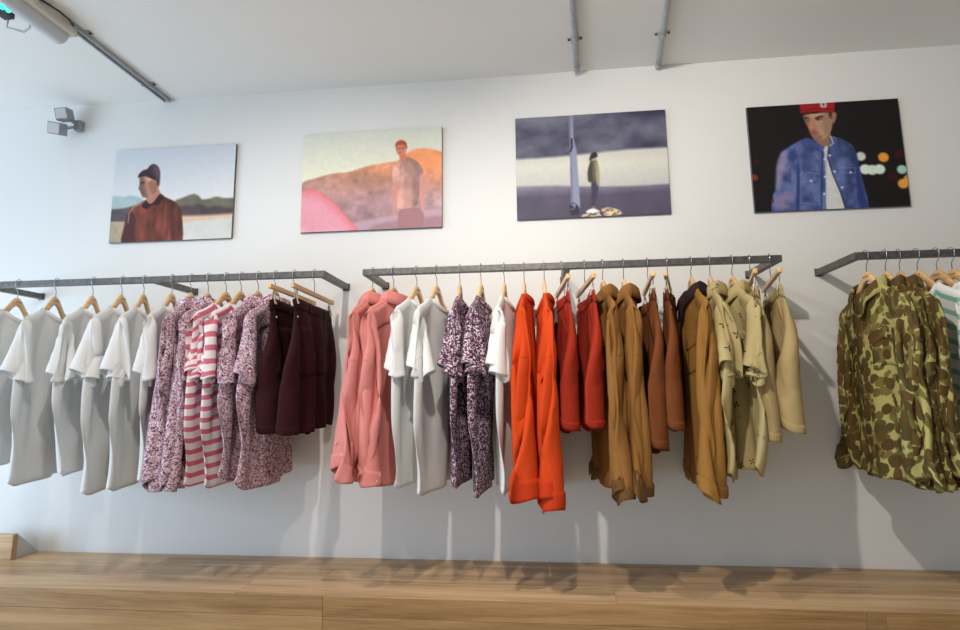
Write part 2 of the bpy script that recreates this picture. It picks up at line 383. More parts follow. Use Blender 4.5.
_txt = text_mesh('carhartt', 0.0125)
def text_on(side):
    me = _txt.copy(); co = np.empty(len(me.vertices) * 3); me.vertices.foreach_get('co', co); co = co.reshape(-1, 3)
    out = np.stack([-side * co[:, 0], np.full(len(co), side * 0.0067), co[:, 1] - 0.0750], 1)
    me.vertices.foreach_set('co', out.ravel()); me.materials.clear(); me.materials.append(M['ink']); me.update(); return me
_print = {1: text_on(1), -1: text_on(-1)}
bmb = bmesh.new(); bm_box(bmb, (-.205, -.007, -.090), (.205, .007, -.072)); _bar = finish(bmb, 'bar', 0.003, 2); _bar.materials.append(M['beech'])
def clip_mesh():
    bm = bmesh.new()
    for sy in (-1, 1):
        v = bm_box(bm, (-.007, sy * .0045 - .0015, -.036), (.007, sy * .0045 + .0015, .012))
        bmesh.ops.rotate(bm, verts=v, cent=(0, 0, -.012), matrix=Matrix.Rotation(sy * 0.16, 3, 'X'))
    bm_box(bm, (-.005, -.004, .0), (.005, .004, .005))
    return finish(bm, 'clip', 0.0008, 1)
_clip = clip_mesh(); _clip.materials.append(M['clip'])
_cwire = mesh_np('clip_wire', *tube_np([(-.007, 0, 0), (-.009, 0, .012), (0, 0, .02), (.009, 0, .012), (.007, 0, 0)], 0.0011, 5)); _cwire.materials.append(M['chrome'])
def hang_pos(x, yaw): return (x, RY, RZ), -PI / 2 + math.radians(yaw)
def wooden_hanger(x, yaw, label, side):
    loc, rz = hang_pos(x, yaw)
    o = tag(empty('wooden_hanger', loc, rz), label, 'hanger', 'wooden hangers on the rails')
    link('hook', _hook, None, o); link('arms', _arms, None, o); link('lettering', _print[side], None, o)
    return o
def clip_hanger(x, yaw, label):
    loc, rz = hang_pos(x, yaw)
    o = tag(empty('clip_hanger', loc, rz), label, 'hanger', 'wooden clip hangers on the rails')
    link('hook', _hookb, None, o); link('bar', _bar, None, o)
    for s in (-1, 1):
        c = link('clip', _clip, None, o, (s * .165, 0, -.108)); link('clip_wire', _cwire, None, c)
    return o

# ---------------------------------------------------------------- cloth: every garment is draped by a small mass-spring solver
def smooth(t): t = np.clip(t, 0, 1); return t * t * (3 - 2 * t)
f32 = np.float32
class Tube:
    """B cloth tubes of R rings with Cn columns each, positions P[(r*Cn+c), b, xyz]"""
    def __init__(self, P, rest, w, bend=0.25, damp=0.985, crease=(), bend_v=None):
        # P (R,Cn,B,3); rest: (R,Cn+1,B,2) flat pattern with the seam column repeated
        self.R, self.Cn, self.B = P.shape[:3]; R, Cn = self.R, self.Cn
        self.P = P.reshape(R * Cn, self.B, 3).astype(f32).copy(); self.w = w.reshape(R * Cn, 1).astype(f32)
        self.ops = []; rr = np.arange(R); cc = np.arange(Cn); self.damp = damp
        def add(r0, c0, dr, dc, k):
            r, c = np.meshgrid(r0, c0, indexing='ij'); r = r.ravel(); c = c.ravel()
            ia = r * Cn + c; c2 = c + dc; ib = (r + dr) * Cn + c2 % Cn
            A = rest[r, c]
            B_ = np.where((c2 >= 0)[:, None, None] & (c2 <= Cn)[:, None, None], rest[r + dr, np.clip(c2, 0, Cn)], 0)
            over = c2 > Cn; under = c2 < 0
            if over.any(): B_[over] = rest[(r + dr)[over], c2[over] - Cn] + (rest[(r + dr)[over], np.full(over.sum(), Cn)] - rest[(r + dr)[over], np.zeros(over.sum(), int)])
            if under.any(): B_[under] = rest[(r + dr)[under], c2[under] + Cn] - (rest[(r + dr)[under], np.full(under.sum(), Cn)] - rest[(r + dr)[under], np.zeros(under.sum(), int)])
            L = np.linalg.norm(A - B_, axis=-1).astype(f32)
            wa, wb = self.w[ia], self.w[ib]; ws = wa + wb; ok = ws[:, 0] > 0
            ia, ib, L, wa, wb, ws = ia[ok], ib[ok], L[ok], wa[ok], wb[ok], ws[ok]
            if len(ia): self.ops.append((ia, ib, L, (k * wa / ws)[..., None].astype(f32), (k * wb / ws)[..., None].astype(f32)))
        bk = bend; bv = bend if bend_v is None else bend_v; cr = set(int(c) for c in crease); bc = np.array([c for c in cc if (c + 1) % Cn not in cr], int)
        for p in (0, 1): add(rr[:-1][rr[:-1] % 2 == p], cc, 1, 0, 1.0)
        for p in (0, 1): add(rr, cc[cc % 2 == p], 0, 1, 1.0)
        for p in (0, 1):
            add(rr[:-1][rr[:-1] % 2 == p], cc, 1, 1, 0.14); add(rr[:-1][rr[:-1] % 2 == p], cc, 1, -1, 0.14)
        if R > 2:
            q = rr[:-2]
            add(q[q % 4 < 2], cc, 2, 0, bv); add(q[q % 4 >= 2], cc, 2, 0, bv)
        add(rr, bc[bc % 4 < 2], 0, 2, bk); add(rr, bc[bc % 4 >= 2], 0, 2, bk)
        # longest reach of every particle from the ring it hangs from
        d = np.linalg.norm(np.diff(rest[:, :Cn], axis=0), axis=-1); self.reach = np.concatenate([np.zeros((1, Cn, self.B)), np.cumsum(d, 0)]).reshape(R * Cn, self.B).astype(f32)
    def run(self, steps, iters, collide=None, gust=None, lra=True, g=9.81, dt=1 / 60):
        P = self.P; V = np.zeros_like(P); mv = (self.w > 0)[..., None].astype(f32); Cn = self.Cn
        for st in range(steps):
            V[..., 2] -= g * dt
            if gust is not None: V += gust(st)
            Q = P + V * dt * mv
            for it in range(iters):
                for (ia, ib, L, ka, kb) in self.ops:
                    d = Q[ib] - Q[ia]; l = np.sqrt(np.einsum('ijk,ijk->ij', d, d)) + 1e-9
                    d *= ((l - L) / l)[..., None]
                    Q[ia] += ka * d; Q[ib] -= kb * d
            if lra:
                top = np.tile(Q[:Cn], (self.R, 1, 1)); d = Q - top; l = np.sqrt(np.einsum('ijk,ijk->ij', d, d)) + 1e-9
                sc = np.minimum(1, self.reach * 1.01 / l); Q = np.where(mv > 0, top + d * sc[..., None], Q).astype(f32)
            if collide is not None: collide(Q)
            V = (Q - P) / dt * self.damp * mv; np.clip(V, -3, 3, out=V)
            P = Q
        self.P = P
        return P.reshape(self.R, Cn, self.B, 3)

def cubic(G, r, c, wrap=True):
    """Catmull-Rom sample of G (R,Cn,3) at fractional row r, column c"""
    R, Cn = G.shape[:2]; r = np.asarray(r, float); c = np.asarray(c, float)
    r0 = np.clip(np.floor(r).astype(int), 0, R - 2); c0 = np.floor(c).astype(int); tr = (r - r0)[..., None]; tc = (c - c0)[..., None]
    def wts(t): return (-.5 * t + t * t - .5 * t ** 3, 1 - 2.5 * t * t + 1.5 * t ** 3, .5 * t + 2 * t * t - 1.5 * t ** 3, -.5 * t * t + .5 * t ** 3)
    wr, wc = wts(tr), wts(tc); out = 0
    for i in range(4):
        ri = r0 + i - 1; lo = ri < 0; hi = ri > R - 1; rc = np.clip(ri, 0, R - 1)
        row = 0
        for j in range(4):
            cj = (c0 + j - 1) % Cn
            p = G[rc, cj]
            if lo.any(): p = np.where(lo[..., None], 2 * G[0, cj] - G[1, cj], p)
            if hi.any(): p = np.where(hi[..., None], 2 * G[R - 1, cj] - G[R - 2, cj], p)
            row = row + wc[j] * p
        out = out + wr[i] * row
    return out

def grid_faces(nr, nc, off=0, flip=False, wrap=False):
    f = []
    for i in range(nr - 1):
        for j in range(nc if wrap else nc - 1):
            j2 = (j + 1) % nc
            q = (off + i * nc + j, off + i * nc + j2, off + (i + 1) * nc + j2, off + (i + 1) * nc + j)
            f.append(q[::-1] if flip else q)
    return f
def solid(o, t=0.0014):
    md = o.modifiers.new('thickness', 'SOLIDIFY'); md.thickness = t; md.offset = 0.0
def tube_mesh(name, G, UV, mat, flip=False):
    """G (R,C,3) closed in columns, UV (R,C+1,2)"""
    R, Cn = G.shape[:2]; Fc = grid_faces(R, Cn, 0, flip, True); me = bpy.data.meshes.new(name)
    me.from_pydata(G.reshape(-1, 3).tolist(), [], Fc)
    L = me.uv_layers.new(name='UVMap'); uvs = []
    i, j = np.meshgrid(np.arange(R - 1), np.arange(Cn), indexing='ij'); i = i.ravel(); j = j.ravel()
    quad = [UV[i, j], UV[i, j + 1], UV[i + 1, j + 1], UV[i + 1, j]]
    if flip: quad = quad[::-1]
    L.data.foreach_set('uv', np.stack(quad, 1).astype(f32).ravel())
    me.polygons.foreach_set('use_smooth', [True] * len(me.polygons)); me.update(); me.materials.append(mat)
    return me
def weld_mesh(name, V, Fc, UV, mat, dist=4e-4):
    bm = bmesh.new(); vs = [bm.verts.new(p) for p in V]; L = bm.loops.layers.uv.new('UVMap')
    for f in Fc:
        fc = bm.faces.new([vs[i] for i in f]); fc.smooth = True
        for lp, i in zip(fc.loops, f): lp[L].uv = UV[i]
    bmesh.ops.remove_doubles(bm, verts=bm.verts[:], dist=dist)
    me = bpy.data.meshes.new(name); bm.to_mesh(me); bm.free(); me.materials.append(mat); return me
def disc(name, r, h, mat):
    bm = bmesh.new(); bmesh.ops.create_cone(bm, cap_ends=True, segments=12, radius1=r, radius2=r * .85, depth=h)
    bmesh.ops.rotate(bm, verts=bm.verts[:], cent=(0, 0, 0), matrix=Matrix.Rotation(PI / 2, 3, 'X'))
    me = finish(bm, name); me.materials.append(mat); return me
_button = disc('button', 0.0052, 0.003, M['button']); _button_dark = disc('dark_button', 0.0052, 0.003, M['button_dark'])
_rivet = disc('rivet', .0045, .003, M['rivet'])

SPEC = []          # everything that hangs, in order along the rails
def tee(x, yaw, L, fab, rib, label, group, tagside=0, **kw):
    SPEC.append(dict(dict(kind='tee', x=x, yaw=yaw, L=L, fab=fab, rib=rib, label=label, group=group, tagside=tagside, name='t_shirt', cat='t-shirt', sl='short', ws=.216, wc=.234, wh=.216, nw=.084, dipf=.080, dipb=.046, no=.036, tail=0.0, bend=.035, sc0=.40, sc1=.36, sl0=.225, sl1=.125), **kw))
def shirt(x, yaw, L, fab, label, group, sleeves='long', **kw):
    d = dict(kind='shirt', x=x, yaw=yaw, L=L, fab=fab, label=label, group=group, tagside=0, name='shirt', cat='shirt', sl=sleeves, ws=.218, wc=.248, wh=.240, nw=.076, dipf=.050, dipb=.012, no=.046, tail=.045, bend=.045,
             sc0=.44, sc1=.24, sl0=.60, sl1=.475, dark_buttons=False, pocket=1, collar=None, cuff=None, cuff_h=.062, nbut=6)
    if sleeves == 'short': d.update(sc1=.36, sl0=.235, sl1=.135)
    SPEC.append(dict(d, **kw))
def sweatshirt(x, yaw, L, label, group, **kw):
    SPEC.append(dict(dict(kind='sweat', x=x, yaw=yaw, L=L, fab='orange', label=label, group=group, tagside=1, name='sweatshirt', cat='sweatshirt', sl='long', ws=.220, wc=.255, wh=.235, nw=.088, dipf=.07, dipb=.02, no=.034, tail=0.0, bend=.25, sc0=.46, sc1=.27, sl0=.605, sl1=.51), **kw))
def shorts(x, yaw, L, fab, label, group, **kw):
    SPEC.append(dict(dict(kind='shorts', x=x, yaw=yaw, L=L, fab=fab, label=label, group=group, name='shorts', cat='shorts', w0=.199, w1=.240, leg=.275, vc=.29, top=-.122, bend=.08, sag=.010), **kw))

R_B, C_B = 30, 48
def slot(specs):
    """free room on either side of each garment: |y| limits as a + b*x in the garment's own frame"""
    for i, g in enumerate(specs):
        for key, j in (('lo', i - 1), ('hi', i + 1)):
            if 0 <= j < len(specs) and abs(specs[j]['x'] - g['x']) < 0.30:
                o = specs[j]; d = abs(o['x'] - g['x']); dy = math.radians(o['yaw'] - g['yaw'])
                g[key] = (min(0.5 * d, 0.075), 0.5 * math.sin(dy) * (1 if key == 'hi' else -1))
            else: g[key] = (0.075, 0.0)
def col_side(Cn):
    c = np.arange(Cn); t = c / Cn     # 0 at +x side seam, front half first (y<0), 0.5 at -x seam, then the back
    front = t < .5
    s = np.where(front, 1 - 4 * t, -1 + 4 * (t - .5)); sd = np.where(front, -1.0, 1.0); sd[(c == 0) | (c == Cn // 2)] = 0
    return s, sd
def top_edge(s, sd, g):
    xt = s * g['ws']; ax = abs(xt); nw = g['nw']
    if ax < nw: return ht(nw) + .0095 - (g['dipf'] if sd < 0 else g['dipb']) * math.sqrt(max(0, 1 - (xt / nw) ** 2)), g['no'] * math.sqrt(max(0, 1 - (xt / nw) ** 2))
    return float(ht(ax)) + .0095 - max(0, ax - .200) * .9, 0.0
def limits(specs, shrink=0.0):
    lo = np.array([s_['lo'] for s_ in specs], f32); hi = np.array([s_['hi'] for s_ in specs], f32)
    def f(Q, k=1.0):
        x = Q[..., 0]; a = np.maximum(lo[:, 0] + lo[:, 1] * x, .016) * k; b = np.maximum(hi[:, 0] + hi[:, 1] * x, .016) * k
        np.clip(Q[..., 1], -a, b, out=Q[..., 1])
    return f
def drape_tops(specs, steps=110, iters=7):
    B = len(specs); s, sd = col_side(C_B); P = np.zeros((R_B, C_B, B, 3)); rest = np.zeros((R_B, C_B + 1, B, 2))
    v = np.linspace(0, 1, R_B); v = v * .85 + .15 * v ** 2
    for b, g in enumerate(specs):
        r = np.random.RandomState(g['seed']); ph = r.uniform(0, 6.28, 6); kk = r.uniform(2.0, 5.0, 6); aa = r.uniform(.4, 1, 6)
        for c in range(C_B):
            zt, yo = top_edge(s[c], sd[c], g)
            W = g['ws'] + (g['wc'] - g['ws']) * smooth(v / .34) + (g['wh'] - g['wc']) * smooth((v - .34) / .66)
            x = s[c] * W; hem = -g['L'] + g['tail'] * abs(s[c]) ** 3; z = zt + (hem - zt) * v
            rest[:, c, b, 0] = -c * 0 + s[c] * W if sd[c] <= 0 and c <= C_B // 2 else 0
            e = math.sqrt(max(0, 1 - abs(s[c]) ** 3))
            n = sum(aa[k] * np.sin(kk[k] * PI * s[c] + ph[k] + (3 if sd[c] > 0 else 0) * (k % 2)) for k in range(6)) / 6
            y = sd[c] * (yo * (1 - v) + .011 * e * np.clip(v * 30, 0, 1)) + n * .05 * smooth(v / .5)
            P[:, c, b] = np.stack([x * (1 - .10 * v), y, z], -1)
            # flat pattern: walk round the ring
            k = c / C_B; pos = (W * (4 * k - 1)) if k < .5 else (W + W * (4 * (k - .5)))
            rest[:, c, b, 0] = pos; rest[:, c, b, 1] = z
        W = g['ws'] + (g['wc'] - g['ws']) * smooth(v / .34) + (g['wh'] - g['wc']) * smooth((v - .34) / .66)
        rest[:, C_B, b, 0] = 3 * W; rest[:, C_B, b, 1] = rest[:, 0, b, 1]
    w = np.ones((R_B, C_B)); w[0] = 0
    bd = np.array([g['bend'] for g in specs])
    t = Tube(P, rest, w, float(bd.mean()), crease=(0, C_B // 2))
    lim = limits(specs); sdN = np.tile(sd, R_B)[:, None].astype(f32); front = np.tile(sd < 0, R_B); back = np.tile(sd > 0, R_B)
    mir = (np.arange(R_B)[:, None] * C_B + ((C_B - np.arange(C_B)) % C_B)[None]).ravel(); fi = np.nonzero(front)[0]; bi = mir[fi]
    gap = np.where(np.repeat(np.arange(R_B), C_B)[fi] == 0, 0, .004)[:, None].astype(f32)
    row0 = np.arange(C_B); top0 = t.P[:C_B].copy()
    def coll(Q):
        # front stays before back
        d = (gap - (Q[bi, :, 1] - Q[fi, :, 1])); d = np.maximum(d, 0) * .5
        Q[bi, :, 1] += d; Q[fi, :, 1] -= d
        # hanger wood
        x = np.abs(Q[..., 0]); inside = (x < .206) & (Q[..., 2] > ht(x) - .040)
        need = np.where(sdN > 0, np.maximum(Q[..., 1], .0095), np.where(sdN < 0, np.minimum(Q[..., 1], -.0095), Q[..., 1]))
        Q[..., 1] = np.where(inside, need, Q[..., 1])
        lim(Q); Q[:C_B] = top0
    rs = np.random.RandomState(5); gd = rs.normal(0, 1, (R_B * C_B // 1, B, 3)).astype(f32)
    def gust(st):
        if st > 45: return 0
        k = math.sin(st * .35); o = np.zeros((R_B * C_B, B, 3), f32)
        o[..., 1] = 0.05 * k * np.sin(np.arange(R_B * C_B)[:, None] % C_B / C_B * 2 * PI * rs.randint(2, 6) + np.arange(B)[None] * 1.7); return o
    G = t.run(steps, iters, coll, gust)
    for b, g in enumerate(specs): g['G'] = G[:, :, b].astype(float); g['v'] = v

def drape_sleeves(specs, kind, R_, steps=90, iters=7, C_=24):
    if not specs: return
    items = [(g, sg) for g in specs for sg in (1, -1)]; B = len(items)
    P = np.zeros((R_, C_, B, 3)); rest = np.zeros((R_, C_ + 1, B, 2)); a = 2 * PI * np.arange(C_ + 1) / C_
    q = np.linspace(0, 1, R_)
    for b, (g, sg) in enumerate(items):
        vv = g['v']; ru = np.interp(.35, -(g['G'][:, 0, 2]), np.arange(R_B)) if True else 9
        jc = 0 if sg > 0 else C_B / 2
        m = 2.6
        rows = .25 + (ru - .25) * (1 - np.cos(a[:-1])) / 2
        cols = jc + sg * m * np.sin(a[:-1]) * np.where(rows > 0, 1, 1)   # sin>0: front for sg>0
        ring = cubic(g['G'], rows, cols)
        ring[:, 0] += sg * .002
        ang = math.radians(g.get('hang', 70 if kind == 'short' else 85)); cen = ring.mean(0)
        dirv = np.array([sg * math.cos(ang), 0, -math.sin(ang)])
        sl1 = g['sl0'] - (.150 if kind == 'short' else .160); ln = sl1 + (g['sl0'] - sl1) * (1 + np.cos(a)) / 2
        circ0 = np.linalg.norm(np.diff(np.vstack([ring, ring[:1]]), axis=0), axis=1).sum()
        circ = circ0 + (g['sc1'] - circ0) * smooth(q * 1.3 if kind == 'long' else q)
        rr_ = np.random.RandomState(g['seed'] + (7 if sg > 0 else 9)); ph = rr_.uniform(0, 6.28, 3)
        up = np.array([sg * math.sin(ang), 0, math.cos(ang)])
        for r in range(R_):
            hw = circ[r] * .45; bt = circ[r] * .06
            c0 = cen + dirv * (ln[:-1, None] * q[r])
            flat = c0 + up * (np.cos(a[:-1])[:, None] * hw * .5) + np.array([0, -1, 0]) * (np.sin(a[:-1])[:, None] * bt) * sg * sg
            flat[:, 1] *= 1
            k = smooth(q[r] * 4)
            pos = ring + dirv * (ln[:-1, None] * q[r]); 
            pos = pos * (1 - k) + flat * k
            pos[:, 1] += .006 * math.sin(4 * q[r] + ph[0]) * k
            P[r, :, b] = pos
            rest[r, :, b, 0] = a * circ[r] / (2 * PI); rest[r, :, b, 1] = -q[r] * ln
    w = np.ones((R_, C_)); w[0] = 0
    t = Tube(P, rest, w, float(np.mean([g['bend'] for g, _ in items])) + (.16 if kind == 'short' else .25), crease=(0, C_ // 2), bend_v=None if kind == 'short' else .05)
    lim = limits([g for g, _ in items]); sgv = np.array([sg for _, sg in items], f32)
    cidx = np.arange(R_ * C_) % C_; ridx = np.arange(R_ * C_) // C_
    fi = np.nonzero((cidx > 0) & (cidx < C_ // 2))[0]; bi = ridx[fi] * C_ + (C_ - cidx[fi]) % C_
    gapv = np.array([g.get('sgap', .010 if kind == 'short' else .022) for g, _ in items], f32)
    gap = (np.clip(ridx[fi] / 3.0, 0, 1)[:, None] * np.sin(cidx[fi] / C_ * 2 * PI)[:, None] * gapv[None]).astype(f32)
    top0 = t.P[:C_].copy(); xm = np.where(ridx[:, None] > 1, .182 if kind == 'short' else .165, 0.0).astype(f32)
    def coll(Q):
        d = np.maximum(gap - (Q[bi, :, 1] - Q[fi, :, 1]), 0) * .5; Q[bi, :, 1] += d; Q[fi, :, 1] -= d
        xs = Q[..., 0] * sgv; Q[..., 0] = np.maximum(xs, xm) * sgv
        lim(Q); Q[:C_] = top0
    rs = np.random.RandomState(11)
    def gust(st):
        if st > 30: return 0
        o = np.zeros((R_ * C_, B, 3), f32); o[..., 1] = .04 * np.sin(ridx[:, None] * .5 + np.arange(B)[None] * 2.1 + st * .2); return o
    G = t.run(steps, iters, coll, gust)
    for b, (g, sg) in enumerate(items): g.setdefault('S', {})[sg] = G[:, :, b].astype(float)

def drape_shorts(specs, steps=90, iters=7):
    R_ = 15; B = len(specs); s, sd = col_side(C_B); P = np.zeros((R_, C_B, B, 3)); rest = np.zeros((R_, C_B + 1, B, 2)); v = np.linspace(0, 1, R_)
    for b, g in enumerate(specs):
        r = np.random.RandomState(g['seed']); ph = r.uniform(0, 6.28, 6)
        W = g['w0'] + (g['w1'] - g['w0']) * smooth(v / .9); pinch = .165 / (g['w0'] * .86)
        for c in range(C_B):
            e = math.sqrt(max(0, 1 - abs(s[c]) ** 3)); z = g['top'] - g['vc'] * v
            n = math.sin(3 * s[c] + ph[0] + sd[c]) + math.sin(6 * s[c] + ph[1] - sd[c])
            P[:, c, b] = np.stack([s[c] * W * .93, sd[c] * e * (.012 + .02 * v) + .006 * n * v, z], -1)
            k = c / C_B; pos = (W * (4 * k - 1)) if k < .5 else (W + W * (4 * (k - .5))); rest[:, c, b, 0] = pos; rest[:, c, b, 1] = z
        rest[:, C_B, b, 0] = 3 * W; rest[:, C_B, b, 1] = rest[:, 0, b, 1]
    w = np.ones((R_, C_B)); cl = [c for c in range(C_B) if abs(abs(s[c]) - 10 / 12) < .01]; w[0] = 0
    for c in cl: w[0, c] = 0; w[1, c] = 0
    pin = np.array([c for c in range(C_B)] + [C_B + c for c in cl])
    for b, g in enumerate(specs):
        r = np.random.RandomState(g['seed'] + 3); p1, p2 = r.uniform(0, 6.28, 2)
        for c in range(C_B):
            xx = s[c] * .165 / (10 / 12); inn = max(0.0, 1 - (xx / .165) ** 2); sg_ = g['sag'] * (1.25 if sd[c] < 0 else .8)
            P[0, c, b] = (xx, sd[c] * (.003 + .012 * inn + .35 * sg_ * inn * (.5 + .5 * math.sin(9 * s[c] + p1))) + (.25 * g['sag'] * inn * math.sin(7 * s[c] + p2)), g['top'] - sg_ * inn - .012 * max(0, abs(s[c]) - 10 / 12) / (2 / 12))
    for r_ in (0, 1):
        for c in cl: P[r_, c, :, 1] = sd[c] * .003; P[r_, c, :, 0] = np.sign(s[c]) * .165
    P[:, :, :, 2] += (P[0, :, :, 2] - np.array([g['top'] for g in specs])[None])[None] * np.where(np.arange(R_) > 0, 1, 0)[:, None, None] * .8
    w_m = w.copy()
    t = Tube(P, rest, w, float(np.mean([g['bend'] for g in specs])), crease=(0, C_B // 2)); pin0 = t.P[pin].copy()
    lim = limits(specs); front = np.tile(sd < 0, R_); mir = (np.arange(R_)[:, None] * C_B + ((C_B - np.arange(C_B)) % C_B)[None]).ravel(); fi = np.nonzero(front)[0]; bi = mir[fi]
    gap = (.004 + .014 * (np.arange(R_ * C_B)[fi] // C_B) / R_)[:, None].astype(f32)
    def coll(Q):
        d = np.maximum(gap - (Q[bi, :, 1] - Q[fi, :, 1]), 0) * .5; Q[bi, :, 1] += d; Q[fi, :, 1] -= d
        lim(Q); Q[pin] = pin0
    def gust(st):
        o = np.zeros((R_ * C_B, B, 3), f32); o[-C_B:, :, 2] = -.25
        if st < 30: o[..., 1] = .05 * np.sin((np.arange(R_ * C_B) % C_B)[:, None] * .8 + np.arange(B)[None] * 2.3 + st * .3)
        return o
    G = t.run(steps, iters, coll, gust)
    # legs
    C_ = 32; RL = 14; items = [(b, g, sg) for b, g in enumerate(specs) for sg in (1, -1)]; BL = len(items)
    P = np.zeros((RL, C_, BL, 3)); rest = np.zeros((RL, C_ + 1, BL, 2)); q = np.linspace(0, 1, RL)
    for i, (b, g, sg) in enumerate(items):
        G0 = G[-1, :, b].astype(float); H = C_B // 2
        if sg > 0: out = [(-H // 2 + k) % C_B for k in range(H + 1)]     # back centre -> +x seam -> front centre
        else: out = [H // 2 + k for k in range(H + 1)]                    # front centre -> -x seam -> back centre
        outer = G0[out]; n_in = C_ - (H + 1); p0, p1 = outer[-1], outer[0]
        inner = np.array([p0 + (p1 - p0) * (k + 1) / (n_in + 1) for k in range(n_in)]); inner[:, 2] -= .02 * np.sin(np.linspace(0, PI, n_in + 2)[1:-1])
        ring = np.vstack([outer, inner]); seg = np.linalg.norm(np.diff(np.vstack([ring, ring[:1]]), axis=0), axis=1); cum = np.concatenate([[0], np.cumsum(seg)])
        ln = g['L'] + g['top'] - g['vc']; circ1 = 2 * g['leg']; cx = sg * .128
        for r in range(RL):
            k = smooth(q[r] * 1.6); cen = ring.mean(0); d = ring - cen
            pos = ring.copy(); pos[:, 0] += (cx - cen[0]) * 0 * k; pos[:, 2] = ring[:, 2] * (1 - k) + cen[2] * k - q[r] * ln
            pos[:, 1] *= (1 + .35 * k); pos[C_ - n_in:, 0] += sg * .012 * k
            P[r, :, i] = pos
            f = 1 + (circ1 / cum[-1] - 1) * q[r]; rest[r, :, i, 0] = cum * f; rest[r, :, i, 1] = -q[r] * ln
    w = np.ones((RL, C_)); w[0] = 0
    t = Tube(P, rest, w, float(np.mean([g['bend'] for g in specs])) + .1, crease=(C_B // 4, C_ - (C_ - C_B // 2 - 1) // 2 - 1))
    lim2 = limits([g for _, g, _ in items]); sgv = np.array([sg for _, _, sg in items], f32); top0 = t.P[:C_].copy(); ridx = np.arange(RL * C_) // C_
    n_in = C_ - (C_B // 2 + 1); mid = C_B // 4; cidx = np.arange(RL * C_) % C_
    # pair column k with its mirror about the outer seam
    mirc = (2 * mid - cidx) % C_; bi = ridx * C_ + mirc; pairs = np.nonzero((cidx < mid) & (cidx >= 0))[0]
    sidev = sgv            # for sg>0 low columns are the back (y>0)
    def coll(Q):
        A, Bq = Q[pairs], Q[bi[pairs]]; d = np.maximum(.012 - (A[..., 1] - Bq[..., 1]) * sidev, 0) * .5 * sidev
        Q[pairs, :, 1] += d; Q[bi[pairs], :, 1] -= d
        xs = Q[..., 0] * sgv; Q[..., 0] = np.maximum(xs, .002) * sgv
        lim2(Q); Q[:C_] = top0
    G2 = t.run(80, iters, coll, None)
    for b, g in enumerate(specs): g['G'] = G[:, :, b].astype(float); g['v'] = v; g['S'] = {}
    for i, (b, g, sg) in enumerate(items): g['S'][sg] = G2[:, :, i].astype(float)

